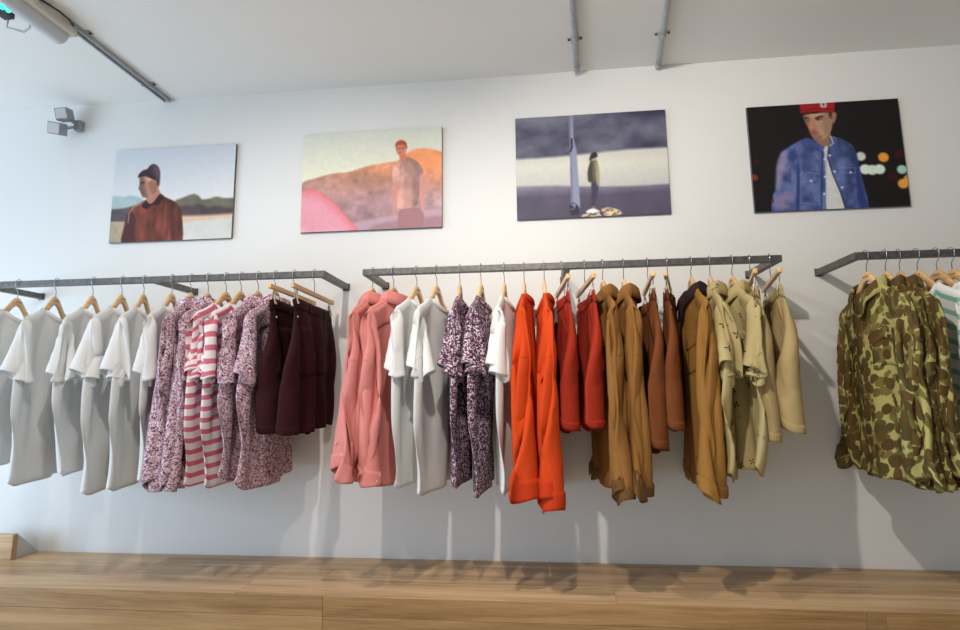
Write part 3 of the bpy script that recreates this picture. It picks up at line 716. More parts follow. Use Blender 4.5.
# ---------------------------------------------------------------- meshes from the draped grids
class Cloth:
    def __init__(self, g):
        self.g = g; r = self.r = random.Random(g['seed']); self.off = (r.uniform(0, 5), r.uniform(0, 5))
        loc, rz = hang_pos(g['x'], g['yaw']); self.o = tag(empty(g['name'], loc, rz), g['label'], g['cat'], g['group'])
        self.fab = F[g['fab']]
    def surf(self, s, v, side):
        s = np.asarray(s, float); v = np.asarray(v, float); s, v = np.broadcast_arrays(s, v); G = self.g['G']; R = len(G)
        r = np.interp(v, self.g['v'], np.arange(R)); t = (1 - s) / 4 if side < 0 else .5 + (s + 1) / 4
        return cubic(G, r, t * C_B)
    def normal(self, s, v, side):
        e = 1e-2; a = self.surf(np.asarray(s) + e, v, side) - self.surf(np.asarray(s) - e, v, side); b = self.surf(s, np.clip(np.asarray(v) + e, 0, 1), side) - self.surf(s, np.clip(np.asarray(v) - e, 0, 1), side)
        n = np.cross(a, b); n /= np.linalg.norm(n, axis=-1, keepdims=True) + 1e-9
        return n * np.sign(n[..., 1:2] * side + 1e-9)
    def uv(self, s, v, side, z): 
        return np.stack([s * .26 + (0 if side < 0 else .9) + self.off[0], -np.asarray(v) * self.g['L'] * .88 + self.off[1]], -1)
    def body(self, up=2):
        G = self.g['G']; R = len(G); nr = (R - 1) * up + 1; nc = C_B * up
        r = np.linspace(0, R - 1, nr); c = np.arange(nc + 1) / up; Rg, Cg = np.meshgrid(r, c, indexing='ij'); P = cubic(G, Rg, Cg)
        vv = np.interp(Rg, np.arange(R), self.g['v']); L = self.g['L'] * .88 if 'tail' in self.g else self.g['vc']
        UV = np.stack([Cg / C_B * 1.04 + self.off[0], -vv * L + self.off[1]], -1)
        o = link('body', tube_mesh('body', P[:, :-1], UV, self.fab), None, self.o); solid(o); return o
    def tube_part(self, name, G, ln, up=2, flip=False, mat=None, parent=None):
        R, Cn = G.shape[:2]; r = np.linspace(0, R - 1, (R - 1) * up + 1); c = np.arange(Cn * up + 1) / up; Rg, Cg = np.meshgrid(r, c, indexing='ij'); P = cubic(G, Rg, Cg)
        k = self.r.uniform(0, 3); UV = np.stack([Cg / Cn * .40 + self.off[0] + k, -Rg / (R - 1) * ln + self.off[1] - .08], -1)
        o = link(name, tube_mesh(name, P[:, :-1], UV, mat or self.fab, flip), None, parent or self.o); solid(o); return o
    def band(self, name, G, r0, r1, mat, parent, scale=1.03, drop=0.0, nr=6, up=2, flip=False, th=.0025):
        Cn = G.shape[1]; r = np.linspace(r0, r1, nr); c = np.arange(Cn * up + 1) / up; Rg, Cg = np.meshgrid(r, c, indexing='ij'); P = cubic(G, Rg, Cg)
        cen = P[:, :-1].mean(1, keepdims=True); P = cen + (P - cen) * np.array([scale, 1 + (scale - 1) * 2.5, 1])
        P[..., 2] -= drop * np.linspace(0, 1, nr)[:, None]
        UV = np.stack([Cg / C_B * 1.04 + self.off[0] * (name != 'leg_hem' and name != 'waistband'), -Rg * .02 + self.off[1]], -1)
        o = link(name, tube_mesh(name, P[:, :-1], UV, mat, flip), None, parent); solid(o, th); return o
    def strip(self, name, s0, s1, v0, v1, side, off=.002, n=24, m_=3, mat=None, th=.0016):
        Sg, Vg = np.meshgrid(np.linspace(s0, s1, m_), np.linspace(v0, v1, n)); P = self.surf(Sg, Vg, side) + self.normal(Sg, Vg, side) * off
        o = link(name, mesh_np(name, P.reshape(-1, 3), grid_faces(n, m_, 0, side > 0), True, self.uv(Sg, Vg, side, 0).reshape(-1, 2)), mat or self.fab, self.o); solid(o, th); return o
    def button(self, s, v, side, me, off=.004, parent=None):
        p = self.surf(s, v, side) + self.normal(s, v, side) * off; b = link('button', me, None, parent or self.o, tuple(p)); return b
    def neck_loop(self, n=48):
        k = self.g['nw'] / self.g['ws']; s = np.linspace(k, -k, n // 2, endpoint=False)
        return np.vstack([self.surf(s, 0 * s, -1), self.surf(-s, 0 * s, 1)])
    def neckband(self, mat, r=.0058):
        L = self.neck_loop(); L[:, 2] -= .003; v, f = tube_np(L, r, 8, True); c = np.repeat(L, 8, 0); v = c + (v - c) * np.array([.55, .55, 1.7])
        link('neckband', mesh_np('neckband', v, f, True, np.stack([np.arange(len(v)) * .001, v[:, 2]], 1)), mat, self.o)
    def collar(self, mat, h=.019, fall=.046, pt=.042):
        g = self.g; nw = g['nw']; n = 48
        prof = [(-.001, -.008), (-.004, h * .5), (-.004, h), (.001, h + .004), (.006, h - .002), (.010, h - fall * .5), (.013, h - fall)]
        V = []; UV = []
        for a in np.linspace(-PI / 2 + .07, 3 * PI / 2 - .07, n):
            side = -1 if math.sin(a) < 0 else 1; p = self.surf(nw * math.cos(a) / g['ws'], 0.0, side); fr = max(0.0, -math.sin(a)); dx, dy = math.cos(a), math.sin(a)
            for i, (rr, hh) in enumerate(prof):
                t = i / (len(prof) - 1); ex = pt * smooth((fr - .72) / .25) * max(0, (t - .5) / .5); hx = hh * (1 - .25 * fr) if hh > 0 else hh
                V.append((p[0] + dx * rr + .45 * ex * np.sign(dx), p[1] + dy * rr, p[2] + hx - ex)); UV.append((a * .06 + self.off[0] + 2, hh + self.off[1]))
        o = link('collar', mesh_np('collar', V, grid_faces(n, len(prof)), True, UV), mat, self.o); solid(o, .002)
    def price_tag(self, side):
        p = self.surf(.12, .03, side); bm = bmesh.new(); bm_box(bm, (-.013, -.0008, -.05), (.013, .0008, 0)); me = finish(bm, 'price_tag', .0006, 1); me.materials.append(M['card'])
        t = link('price_tag', me, None, self.o, (p[0], p[1] + side * .008, p[2] - .012)); t.rotation_euler = (side * .15, .2, .5)
        link('string', mesh_np('string', *tube_np([(0, 0, -.002), (.003, -side * .003, .008), (0, -side * .007, .016)], .0006, 4)), M['clip'], t)

def build_top(g):
    k = Cloth(g); k.body(); kind = g['kind']; R_ = None
    db = _button_dark if g.get('dark_buttons') else _button
    for sg in (1, -1):
        G = g['S'][sg]; R = len(G); so = k.tube_part('sleeve', G, g['sl0'], flip=(sg < 0))
        if g['sl'] == 'short': k.band('sleeve_hem', G, (R - 1) * (1 - .022 / g['sl0']), R - 1, k.fab, so, 1.003, 0, 4, flip=(sg < 0), th=.0008)
        elif kind == 'sweat': k.band('cuff', G, (R - 1) * (1 - .075 / g['sl0']), R - 1, F['orange_rib'], so, 1.025, .004, 6, flip=(sg < 0), th=.004)
        else:
            k.band('cuff', G, (R - 1) * (1 - g['cuff_h'] / g['sl0']), R - 1, F[g['cuff'] or g['fab']], so, 1.03, .003, 6, flip=(sg < 0))
            for rr in (.965, .915, .83):
                p = cubic(G, np.array((R - 1) * rr), np.array(4.5 if sg > 0 else 19.5)); q = cubic(G, np.array((R - 1) * rr), np.arange(24.0)).mean(0); d = p - q; d /= np.linalg.norm(d)
                link('button', db, None, so, tuple(p + d * .004))
            for side_c in ((19.5,) if sg > 0 else (4.5,)):
                for rr in (.965, .915):
                    p = cubic(G, np.array((R - 1) * rr), np.array(side_c)); link('button', db, None, so, (p[0], p[1] + .004, p[2]))
    if kind == 'tee' or kind == 'sweat':
        k.neckband(F[g.get('rib', 'orange_rib')], .0058 if kind == 'tee' else .0075)
        k.band('hem', g['G'], len(g['G']) - 1.9 if kind == 'sweat' else len(g['G']) - 1.75, len(g['G']) - 1, F['orange_rib'] if kind == 'sweat' else k.fab, k.o, 1.003, 0, 4, th=.0008)
        if kind == 'tee': k.strip('neck_label', -.09, .09, .035, .075, 1, .0012, 3, 4, M['plastic_white'], .0006)
    else:
        k.collar(F[g['collar'] or g['fab']]); k.strip('placket', -.085, .085, .0, .995, -1, .002, 40, 5)
        for v in np.linspace(.05, .92, g['nbut']): k.button(0.0, v, -1, db, .0042)
        k.strip('back_yoke', -.93, .93, .02, .145, 1, .0015, 6, 24)
        for sc in {0: (), 1: (.45,), 2: (.45, -.45)}[g['pocket']]:
            k.strip('chest_pocket', sc - .24, sc + .24, .24, .42, -1, .0022, 10, 10)
            if g['pocket'] == 2: k.strip('pocket_flap', sc - .26, sc + .26, .225, .285, -1, .0045, 6, 10); k.button(sc, .27, -1, db, .007)
    if g['tagside']: k.price_tag(g['tagside'])
    return k
def build_shorts(g):
    k = Cloth(g); ln = g['L'] + g['top'] - g['vc']; up = 2; V = []; UV = []; Fc = []; off = 0
    def addgrid(P, uv):
        nonlocal off
        n, m_ = P.shape[:2]; V.append(P.reshape(-1, 3)); UV.append(uv.reshape(-1, 2)); Fc.extend(grid_faces(n, m_, off)); off += n * m_
    G = g['G']; R = len(G); Rg, Cg = np.meshgrid(np.linspace(0, R - 1, (R - 1) * up + 1), np.arange(C_B * up + 1) / up, indexing='ij')
    PB = cubic(G, Rg, Cg); addgrid(PB, np.stack([Cg / C_B * 1.04, -Rg / (R - 1) * g['vc']], -1))
    for sg in (1, -1):
        G = g['S'][sg]; R = len(G); Cn = G.shape[1]; Rg, Cg = np.meshgrid(np.linspace(0, R - 1, (R - 1) * up + 1), np.arange(Cn * up + 1) / up, indexing='ij')
        P = cubic(G, Rg, Cg); nb = C_B // 2 * up + 1; st = (C_B - C_B // 4 if sg > 0 else C_B // 4) * up
        P[0, :nb] = PB[-1, [(st + i) % (C_B * up) for i in range(nb)]]
        addgrid(P, np.stack([(Cg + st / up) / C_B * 1.04, -g['vc'] - Rg / (R - 1) * ln], -1))
        k.band('leg_hem', G, (R - 1) * (1 - .028 / ln), R - 1, k.fab, k.o, 1.006, 0, 4, th=.001)
    bo = link('body', weld_mesh('body', np.concatenate(V), Fc, np.concatenate(UV), k.fab), None, k.o); solid(bo)
    k.band('waistband', g['G'], 0, 1.9, k.fab, k.o, 1.006, 0, 4, th=.0015)
    for s in (-.82, -.35, .35, .82):
        for side in (-1, 1): k.strip('belt_loop', s - .022, s + .022, -.0 + .0, .15, side, .0045, 4, 3)
    for s in (-.45, .45): k.strip('back_pocket', s - .27, s + .27, .30, .86, 1, .002, 10, 8)
    for s in (-.80, .80): k.strip('pocket_welt', s - .03, s + .03, .16, .66, -1, .002, 8, 3)
    k.strip('fly', -.01, .06, .0, .75, -1, .002, 8, 3); k.button(.02, .07, -1, _button, .006)
    p = k.surf(.86, .22, 1); link('rivet', _rivet, None, k.o, (p[0], p[1] + .004, p[2]))
    return k
# ---------------------------------------------------------------- what hangs where
HANG = []
def WH(x, yaw, label, side): HANG.append((wooden_hanger, (x, yaw, label, side)))
def CH(x, yaw, label): HANG.append((clip_hanger, (x, yaw, label)))
# left rail
G = 'white t-shirts on the left rail'
def WT(x, yaw, L, label, hl, group=None, hs=1, **kw):
    tee(x, yaw, L, 'white', 'rib_white', label, group or G, **kw); WH(x, yaw, hl, hs)
WT(-2.147, 16, .715, 'plain white t-shirt at the far left, partly cut by the frame', 'wooden hanger of the leftmost white t-shirt, cut by the frame', wc=.232, wh=.206)
WT(-1.974, 19, .770, 'second white t-shirt from the left on the left rail', 'wooden hanger of the second white t-shirt from the left', wc=.232, wh=.206)
WT(-1.808, 19, .735, 'third white t-shirt from the left on the left rail', 'wooden hanger of the third white t-shirt from the left', wc=.232, wh=.206)
WT(-1.680, 16, .800, 'fourth white t-shirt from the left, the longest of the white row', 'wooden hanger of the fourth white t-shirt from the left', wc=.232, wh=.206)
WT(-1.584, 19, .785, 'fifth white t-shirt from the left on the left rail', 'wooden hanger of the fifth white t-shirt from the left', wc=.232, wh=.206)
WT(-1.462, 16, .755, 'sixth white t-shirt, next to the pink floral shirts', 'wooden hanger of the sixth white t-shirt, next to the floral shirts', wc=.232, wh=.206)
G = 'pink floral shirts on the left rail'
shirt(-1.381, 15, .765, 'floral_pink', 'long-sleeved pink floral shirt next to the white t-shirts', G, pocket=0, hang=94, sl0=.585); WH(-1.381, 15, 'wooden hanger of the floral shirt next to the white t-shirts', 1)
shirt(-1.308, 12, .765, 'floral_pink', 'long-sleeved pink floral shirt just left of the pink striped t-shirts', G, pocket=0, hang=94, sl0=.585); WH(-1.308, 12, 'wooden hanger of the floral shirt left of the striped t-shirts', 1)
G = 'pink and white striped t-shirts'
tee(-1.232, 3, .765, 'stripe_pink', 'rib_white', 'left one of the two pink and white striped t-shirts', G); WH(-1.232, 3, 'wooden hanger of the left pink striped t-shirt', 1)
tee(-1.169, 3, .770, 'stripe_pink', 'rib_white', 'right one of the two pink and white striped t-shirts', G); WH(-1.169, 3, 'wooden hanger of the right pink striped t-shirt', 1)
G = 'short-sleeved pink floral shirts'
shirt(-1.098, 2, .745, 'floral_pink', 'short-sleeved pink floral shirt just right of the striped t-shirts', G, 'short', pocket=0, tail=.02); WH(-1.098, 2, 'wooden hanger of the short-sleeved floral shirt beside the striped t-shirts', 1)
shirt(-1.027, 2, .775, 'floral_pink', 'short-sleeved pink floral shirt half hidden behind the maroon shorts', G, 'short', pocket=0, tail=.02); WH(-1.027, 2, 'wooden hanger of the floral shirt behind the maroon shorts', 1)
G = 'maroon corduroy shorts'
shorts(-0.949, 0, .570, 'maroon', 'left pair of dark maroon corduroy shorts on a clip hanger', G); CH(-0.949, 0, 'clip hanger of the left maroon corduroy shorts')
shorts(-0.867, 1, .575, 'maroon', 'right pair of dark maroon corduroy shorts at the end of the left rail', G); CH(-0.867, 1, 'clip hanger of the right maroon corduroy shorts at the rail end')
# middle rail
G = 'salmon pink shirts'
shirt(-0.633, -1, .755, 'pink', 'salmon pink long-sleeved shirt at the left end of the middle rail', G, sl0=.550, hang=70); WH(-0.633, -1, 'wooden hanger of the salmon shirt at the rail end', 1)
shirt(-0.550, -9, .770, 'pink', 'salmon pink long-sleeved shirt beside the white t-shirts', G, sl0=.565); WH(-0.550, -9, 'wooden hanger of the salmon shirt beside the white t-shirts', 1)
G = 'white t-shirts on the middle rail'
WT(-0.459, -8, .765, 'white t-shirt directly right of the salmon pink shirts', 'wooden hanger of the white t-shirt next to the salmon shirts')
WT(-0.381, -8, .790, 'white t-shirt with a grey price tag, directly left of the dark floral t-shirts', 'wooden hanger of the white t-shirt left of the dark floral t-shirts', tagside=1)
G2 = 'dark purple floral t-shirts'
tee(-0.292, 2, .765, 'floral_dark', 'floral_dark', 'left one of the two dark purple floral t-shirts', G2, tagside=1); WH(-0.292, 2, 'wooden hanger of the left dark floral t-shirt', 1)
tee(-0.211, -4, .795, 'floral_dark', 'floral_dark', 'right one of the two dark purple floral t-shirts', G2); WH(-0.211, -4, 'wooden hanger of the right dark floral t-shirt', 1)
WT(-0.123, -3, .785, 'white t-shirt squeezed between the dark floral t-shirt and the orange sweatshirt', 'wooden hanger of the white t-shirt left of the orange sweatshirts', tagside=1)
G = 'orange sweatshirts'
sweatshirt(-0.048, -2, .77, 'left one of the two bright orange sweatshirts', G); WH(-0.048, -2, 'wooden hanger of the left orange sweatshirt', 1)
sweatshirt(0.027, 1, .79, 'right one of the two bright orange sweatshirts, hanging lowest', G, sl0=.645); WH(0.027, 1, 'wooden hanger of the right orange sweatshirt', -1)
G = 'brick red shorts'
shorts(0.091, 4, .562, 'red', 'left pair of brick red shorts next to the orange sweatshirt', G, sag=0.022); CH(0.091, 4, 'clip hanger of the left red shorts')
shorts(0.176, 4, .556, 'red', 'right pair of brick red shorts next to the khaki jacket', G, sag=0.020); CH(0.176, 4, 'clip hanger of the right red shorts')
G = 'khaki brown jackets'
JK = dict(name='work_jacket', cat='jacket', dark_buttons=True, tail=0.0, cuff_h=.05, pocket=2, bend=.25, sc1=.30, sc0=.48)
shirt(0.242, 3, .785, 'khaki', 'left khaki brown canvas jacket beside the red shorts', G, cuff='khaki_dark', sl0=.62, sl1=.52, **JK); WH(0.242, 3, 'wooden hanger of the left khaki jacket', -1)
shirt(0.318, -2, .765, 'khaki', 'right khaki brown canvas jacket with dark script stitching on the sleeve', G, cuff='khaki_dark', sl0=.605, sl1=.505, script=True, **JK); WH(0.318, -2, 'wooden hanger of the right khaki jacket', -1)
G = 'chestnut brown shorts'
shorts(0.405, -6, .62, 'brown', 'left pair of chestnut brown shorts, hung slack from its clips', G, sag=0.034); CH(0.405, -6, 'clip hanger of the left brown shorts')
shorts(0.477, -15, .562, 'brown', 'right pair of chestnut brown shorts beside the mustard jacket', G, sag=0.016); CH(0.477, -15, 'clip hanger of the right brown shorts')
shirt(0.559, -3, .775, 'mustard', 'mustard canvas jacket with a dark corduroy collar', 'mustard jacket', collar='cordcollar', sl0=.61, sl1=.49, **dict(JK, sc1=.32, hang=90)); WH(0.559, -3, 'wooden hanger of the mustard jacket', -1)
G = 'beige printed shirts'
shirt(0.626, -9, .745, 'beige_print', 'left short-sleeved beige shirt with small dark motifs', G, 'short', dark_buttons=True, tail=.03); WH(0.626, -9, 'wooden hanger of the left beige printed shirt', -1)
shirt(0.703, -3, .725, 'beige_print', 'right short-sleeved beige shirt with small dark motifs, before the beige shorts', G, 'short', dark_buttons=True, tail=.03); WH(0.703, -3, 'wooden hanger of the right beige printed shirt', -1)
G = 'beige shorts'
shorts(0.766, -16, .585, 'beige', 'left pair of crumpled beige shorts half hidden by a printed shirt', G, sag=0.022, w1=.25, leg=.29); CH(0.766, -16, 'clip hanger of the left beige shorts')
shorts(0.835, -14, .545, 'beige', 'right pair of crumpled beige shorts at the end of the middle rail', G, sag=0.018, w1=.262, leg=.31); CH(0.835, -14, 'clip hanger of the right beige shorts at the rail end')
# right rail
G = 'camouflage shirts'
CK = dict(sl0=.565, dark_buttons=True, pocket=2, tail=.03, cuff_h=.06, sc1=.27, bend=.045)
shirt(1.160, -2, .755, 'camo', 'camouflage shirt at the left end of the right rail, its front showing', G, **CK); WH(1.160, -2, 'wooden hanger of the leftmost camouflage shirt', -1)
shirt(1.223, -8, .765, 'camo', 'middle one of the three camouflage shirts', G, **CK); WH(1.223, -8, 'wooden hanger of the middle camouflage shirt', -1)
shirt(1.269, -12, .770, 'camo', 'rightmost camouflage shirt, before the green striped t-shirts', G, **CK); WH(1.269, -12, 'wooden hanger of the rightmost camouflage shirt', -1)
G = 'green striped t-shirts'
tee(1.327, 0, .75, 'stripe_green', 'rib_white', 'left white t-shirt with pale green stripes behind the camouflage shirts', G); WH(1.327, 0, 'wooden hanger of the left green striped t-shirt', -1)
tee(1.390, 0, .75, 'stripe_green', 'rib_white', 'right white t-shirt with pale green stripes near the frame edge', G); WH(1.390, 0, 'wooden hanger of the right green striped t-shirt', -1)
WT(1.439, 0, .75, 'white t-shirt at the right frame edge beside the green stripes', 'wooden hanger at the right frame edge', group='white t-shirt on the right rail', hs=-1)

for i, g in enumerate(SPEC): g['seed'] = 131 + 17 * i
slot(SPEC)
for g in SPEC:
    if g['fab'] == 'camo' and g['x'] < 1.2: g['lo'] = (.042, 0.0)
TOPS = [g for g in SPEC if g['kind'] != 'shorts']; SHO = [g for g in SPEC if g['kind'] == 'shorts']
soft = [g for g in TOPS if g['bend'] < .05]; stiff = [g for g in TOPS if g['bend'] >= .05]
drape_tops(soft); drape_tops(stiff)
drape_sleeves([g for g in TOPS if g['sl'] == 'short'], 'short', 12)
drape_sleeves([g for g in TOPS if g['sl'] == 'long' and g['kind'] != 'sweat'], 'long', 28)
drape_sleeves([g for g in TOPS if g['kind'] == 'sweat'], 'long', 28)
drape_shorts(SHO)
# script stitched on a jacket sleeve: a looping dark thread line
def script_stitch(k, g):
    G = g['S'][1]; R = len(G); n = 60; t = np.linspace(0, 1, n)
    col = 3.6 - 4.6 * t + .25 * np.sin(t * 2 * PI * 4.0 + 1.5); row = (R - 1) * (.895 - .022 * np.sin(t * 2 * PI * 4.0) - .012 * np.exp(-((t - .45) / .05) ** 2) * -3.0)
    p = cubic(G, row, col); cen = cubic(G, np.full(24, (R - 1) * .89), np.arange(24.0)).mean(0); d = p - cen; d[:, 2] = 0; d /= np.linalg.norm(d, axis=1)[:, None]
    tube('script_stitching', p + d * .003, .0014, M['ink'], k.o, 5)
for f, a in HANG: f(*a)
for g in TOPS:
    k_ = build_top(g)
    if g.get('script'): script_stitch(k_, g)
for g in SHO: build_shorts(g)

# ---------------------------------------------------------------- photo prints on the wall
def homography(quad):
    """pixel quad TL,TR,BR,BL of the traced picture -> unit square"""
    A = []; bb = []
    for (x, y), (u, v) in zip(quad, ((0, 0), (1, 0), (1, 1), (0, 1))):
        A += [[x, y, 1, 0, 0, 0, -u * x, -u * y], [0, 0, 0, x, y, 1, -v * x, -v * y]]; bb += [u, v]
    h = np.linalg.solve(np.array(A, float), np.array(bb, float)); H = np.append(h, 1).reshape(3, 3)
    def f(p):
        p = np.atleast_2d(np.asarray(p, float)); q = np.c_[p, np.ones(len(p))] @ H.T; return q[:, :2] / q[:, 2:]
    return f
class Canvas:
    NX, NY = 480, 360
    def __init__(self, quad, org, sc, seed):
        self.h = homography(quad); self.view(org, sc); r = np.random.RandomState(seed)
        u, v = np.meshgrid((np.arange(self.NX) + .5) / self.NX, (np.arange(self.NY) + .5) / self.NY); self.u, self.v = u, v
        self.img = np.zeros((self.NY, self.NX, 3)); self.r = r
    def view(self, org, sc): self.org, self.sc = org, sc
    def T(self, pts): return self.h(np.asarray(pts, float).reshape(-1, 2) / self.sc + np.array(self.org))
    def noise(self, sx, sy, oct=4):
        o = 0; a = 1.0; tot = 0
        for k in range(oct):
            nx, ny = max(2, int(sx * 2 ** k)) + 2, max(2, int(sy * 2 ** k)) + 2; g = self.r.rand(ny, nx)
            x = self.u * (nx - 2); y = self.v * (ny - 2); x0 = x.astype(int); y0 = y.astype(int); fx = smooth(x - x0); fy = smooth(y - y0)
            o = o + a * ((g[y0, x0] * (1 - fx) + g[y0, x0 + 1] * fx) * (1 - fy) + (g[y0 + 1, x0] * (1 - fx) + g[y0 + 1, x0 + 1] * fx) * fy); tot += a; a *= .5
        return o / tot
    def blur(self, m, k):
        for ax in (0, 1):
            if k < 1: break
            c = np.cumsum(np.concatenate([np.repeat(np.take(m, [0], ax), k + 1, ax), m, np.repeat(np.take(m, [-1], ax), k, ax)], ax), ax)
            n = m.shape[ax]; m = (np.take(c, range(2 * k + 1, 2 * k + 1 + n), ax) - np.take(c, range(0, n), ax)) / (2 * k + 1)
        return m
    def mask(self, pts, soft=1):
        P = self.T(pts); ins = np.zeros(self.u.shape, bool)
        for (x0, y0), (x1, y1) in zip(P, np.roll(P, -1, 0)):
            c = (y0 > self.v) != (y1 > self.v); ins ^= c & (self.u < (x1 - x0) * (self.v - y0) / (y1 - y0 + 1e-12) + x0)
        return self.blur(ins.astype(float), soft)
    def curve(self, pts, n=6):
        """round off a traced polygon"""
        p = np.asarray(pts, float)
        for _ in range(2): q = np.roll(p, -1, 0); p = np.stack([.82 * p + .18 * q, .18 * p + .82 * q], 1).reshape(-1, 2)
        return p
    def put(self, m, col):
        col = np.asarray(col, float); self.img = self.img * (1 - m[..., None]) + (col if col.ndim == 3 else col[None, None]) * m[..., None]
    def poly(self, pts, col, soft=1, rnd=True, emb=0.0):
        m = self.mask(self.curve(pts) if rnd else pts, soft + 1); col = np.asarray(col, float)
        if emb:
            b = self.blur(self.blur(self.mask(pts, 2), 14), 14); g = np.gradient(b, axis=1) * 60 - np.gradient(b, axis=0) * 14
            col = (col if col.ndim == 3 else np.broadcast_to(col, self.img.shape)) * (1 + emb * np.clip(g, -1, 1))[..., None]
        self.put(m, col)
    def grain(self, a, fold=0.0):
        self.img = self.blur(self.img, 1); self.img = self.img * (1 + a * (self.noise(70, 54, 3) - .5))[..., None] + fold * (self.noise(24, 20, 3) - .5)[..., None]; return self
    def line(self, pts, wd, col, soft=0, al=1.0):
        P = self.T(pts); asp = .75; m = np.full(self.u.shape, 9.0)
        for (x0, y0), (x1, y1) in zip(P[:-1], P[1:]):
            dx, dy = x1 - x0, (y1 - y0) * asp; t = np.clip(((self.u - x0) * dx + (self.v - y0) * asp * dy) / (dx * dx + dy * dy + 1e-12), 0, 1)
            m = np.minimum(m, np.hypot(self.u - x0 - t * dx, (self.v - y0) * asp - t * dy))
        self.put(al * np.clip((wd - m) / .003 + .5, 0, 1), col)
    def dot(self, c, r, col, soft=.006, al=1.0):
        p = self.T([c])[0]; q = self.T([(c[0] + r, c[1])])[0]; rad = abs(q[0] - p[0]); d = np.hypot(self.u - p[0], (self.v - p[1]) * .765)
        self.put(al * np.clip((rad - d) / soft + .5, 0, 1), col)
    def shade(self, m, f): self.img = self.img * (1 + (f - 1) * m[..., None])
def gradv(cv, stops, coord=None):
    t = cv.v if coord is None else coord; xs = [a for a, _ in stops]
    return np.stack([np.interp(t, xs, [c[i] for _, c in stops]) for i in range(3)], -1)

def pic_beanie():
    c = Canvas([(114.8, 151), (235.7, 142.4), (230.6, 236.7), (108.5, 243.7)], (108, 140), 6.0, 3)
    c.put(np.ones_like(c.u), gradv(c, [(0, (206, 211, 219)), (.5, (224, 224, 224)), (.7, (236, 233, 226)), (1, (228, 224, 214))]))
    n = c.noise(9, 7)
    c.poly([(-80, 350), (60, 340), (90, 348), (120, 336), (175, 342), (215, 360), (230, 440), (-80, 445)], np.stack([150 + 40 * n, 178 + 24 * n, 176 + 30 * n], -1), 4)
    c.poly([(-80, 432), (90, 415), (150, 398), (230, 400), (230, 510), (-80, 500)], np.stack([70 + 40 * n, 64 + 36 * n, 70 + 30 * n], -1), 3)
    c.poly([(-80, 497), (160, 492), (160, 700), (-80, 700)], np.stack([150 + 80 * n, 134 + 76 * n, 112 + 70 * n], -1), 3)
    hill = [(395, 362), (440, 348), (480, 330), (515, 320), (542, 332), (560, 356), (600, 350), (650, 333), (690, 345), (830, 335), (830, 455), (380, 470)]
    c.poly(hill, np.stack([86 + 70 * n, 80 + 72 * n, 74 + 50 * n], -1), 3)
    c.poly([(360, 405), (470, 392), (560, 380), (600, 405), (650, 385), (700, 400), (830, 395), (830, 450), (360, 468)], np.stack([64 + 50 * n, 54 + 44 * n, 58 + 40 * n], -1), 5)
    c.poly([(360, 458), (640, 445), (830, 426), (830, 470), (360, 520)], (226, 190, 164), 5)
    c.poly([(350, 505), (820, 446), (820, 700), (350, 700)], np.stack([200 + 26 * n, 202 + 20 * n, 194 + 20 * n], -1), 4)
    jk = [(72, 625), (92, 540), (112, 450), (135, 408), (180, 385), (215, 365), (310, 325), (345, 345), (400, 368), (432, 400), (444, 470), (450, 560), (445, 625)]
    fold = c.noise(22, 6); col = np.stack([118 + 50 * (fold - .5) * 2, 62 + 28 * (fold - .5) * 2, 50 + 24 * (fold - .5) * 2], -1)
    c.poly(jk, col, 1, emb=.25)
    c.poly([(72, 625), (92, 540), (112, 455), (140, 425), (165, 470), (158, 560), (165, 625)], (82, 46, 46), 3)
    c.poly([(370, 470), (385, 420), (400, 470), (410, 600), (375, 600)], (92, 48, 42), 3); c.line([(118, 500), (125, 440), (155, 402), (205, 380)], .004, (206, 170, 140), al=.7)
    c.poly([(222, 335), (300, 295), (318, 325), (262, 385), (232, 380)], (190, 132, 106), 1)
    c.poly([(198, 392), (225, 362), (240, 385), (262, 385), (310, 318), (338, 342), (298, 398), (268, 388), (232, 418), (205, 410)], (58, 32, 38), 1)
    c.poly([(184, 226), (215, 208), (270, 226), (300, 275), (298, 312), (262, 342), (228, 348), (205, 347), (196, 330), (190, 312), (177, 296), (184, 268)], (188, 138, 114), 1, emb=-.3)
    c.poly([(235, 250), (275, 235), (298, 280), (296, 312), (262, 340), (245, 300)], (164, 112, 94), 4)
    c.poly([(186, 258), (214, 246), (216, 262), (192, 268)], (84, 56, 56), 2); c.poly([(190, 312), (206, 308), (208, 318), (194, 320)], (140, 78, 74), 2); c.dot((286, 268), 10, (150, 100, 84))
    c.poly([(172, 232), (178, 206), (204, 182), (230, 176), (246, 152), (270, 141), (296, 154), (309, 186), (310, 232), (302, 286), (290, 262), (284, 244), (258, 234), (214, 216)], (78, 58, 68), 1, emb=-.3)
    c.line([(178, 222), (206, 200), (240, 205), (286, 232)], .004, (56, 40, 50), al=.8)
    return c.grain(.04)
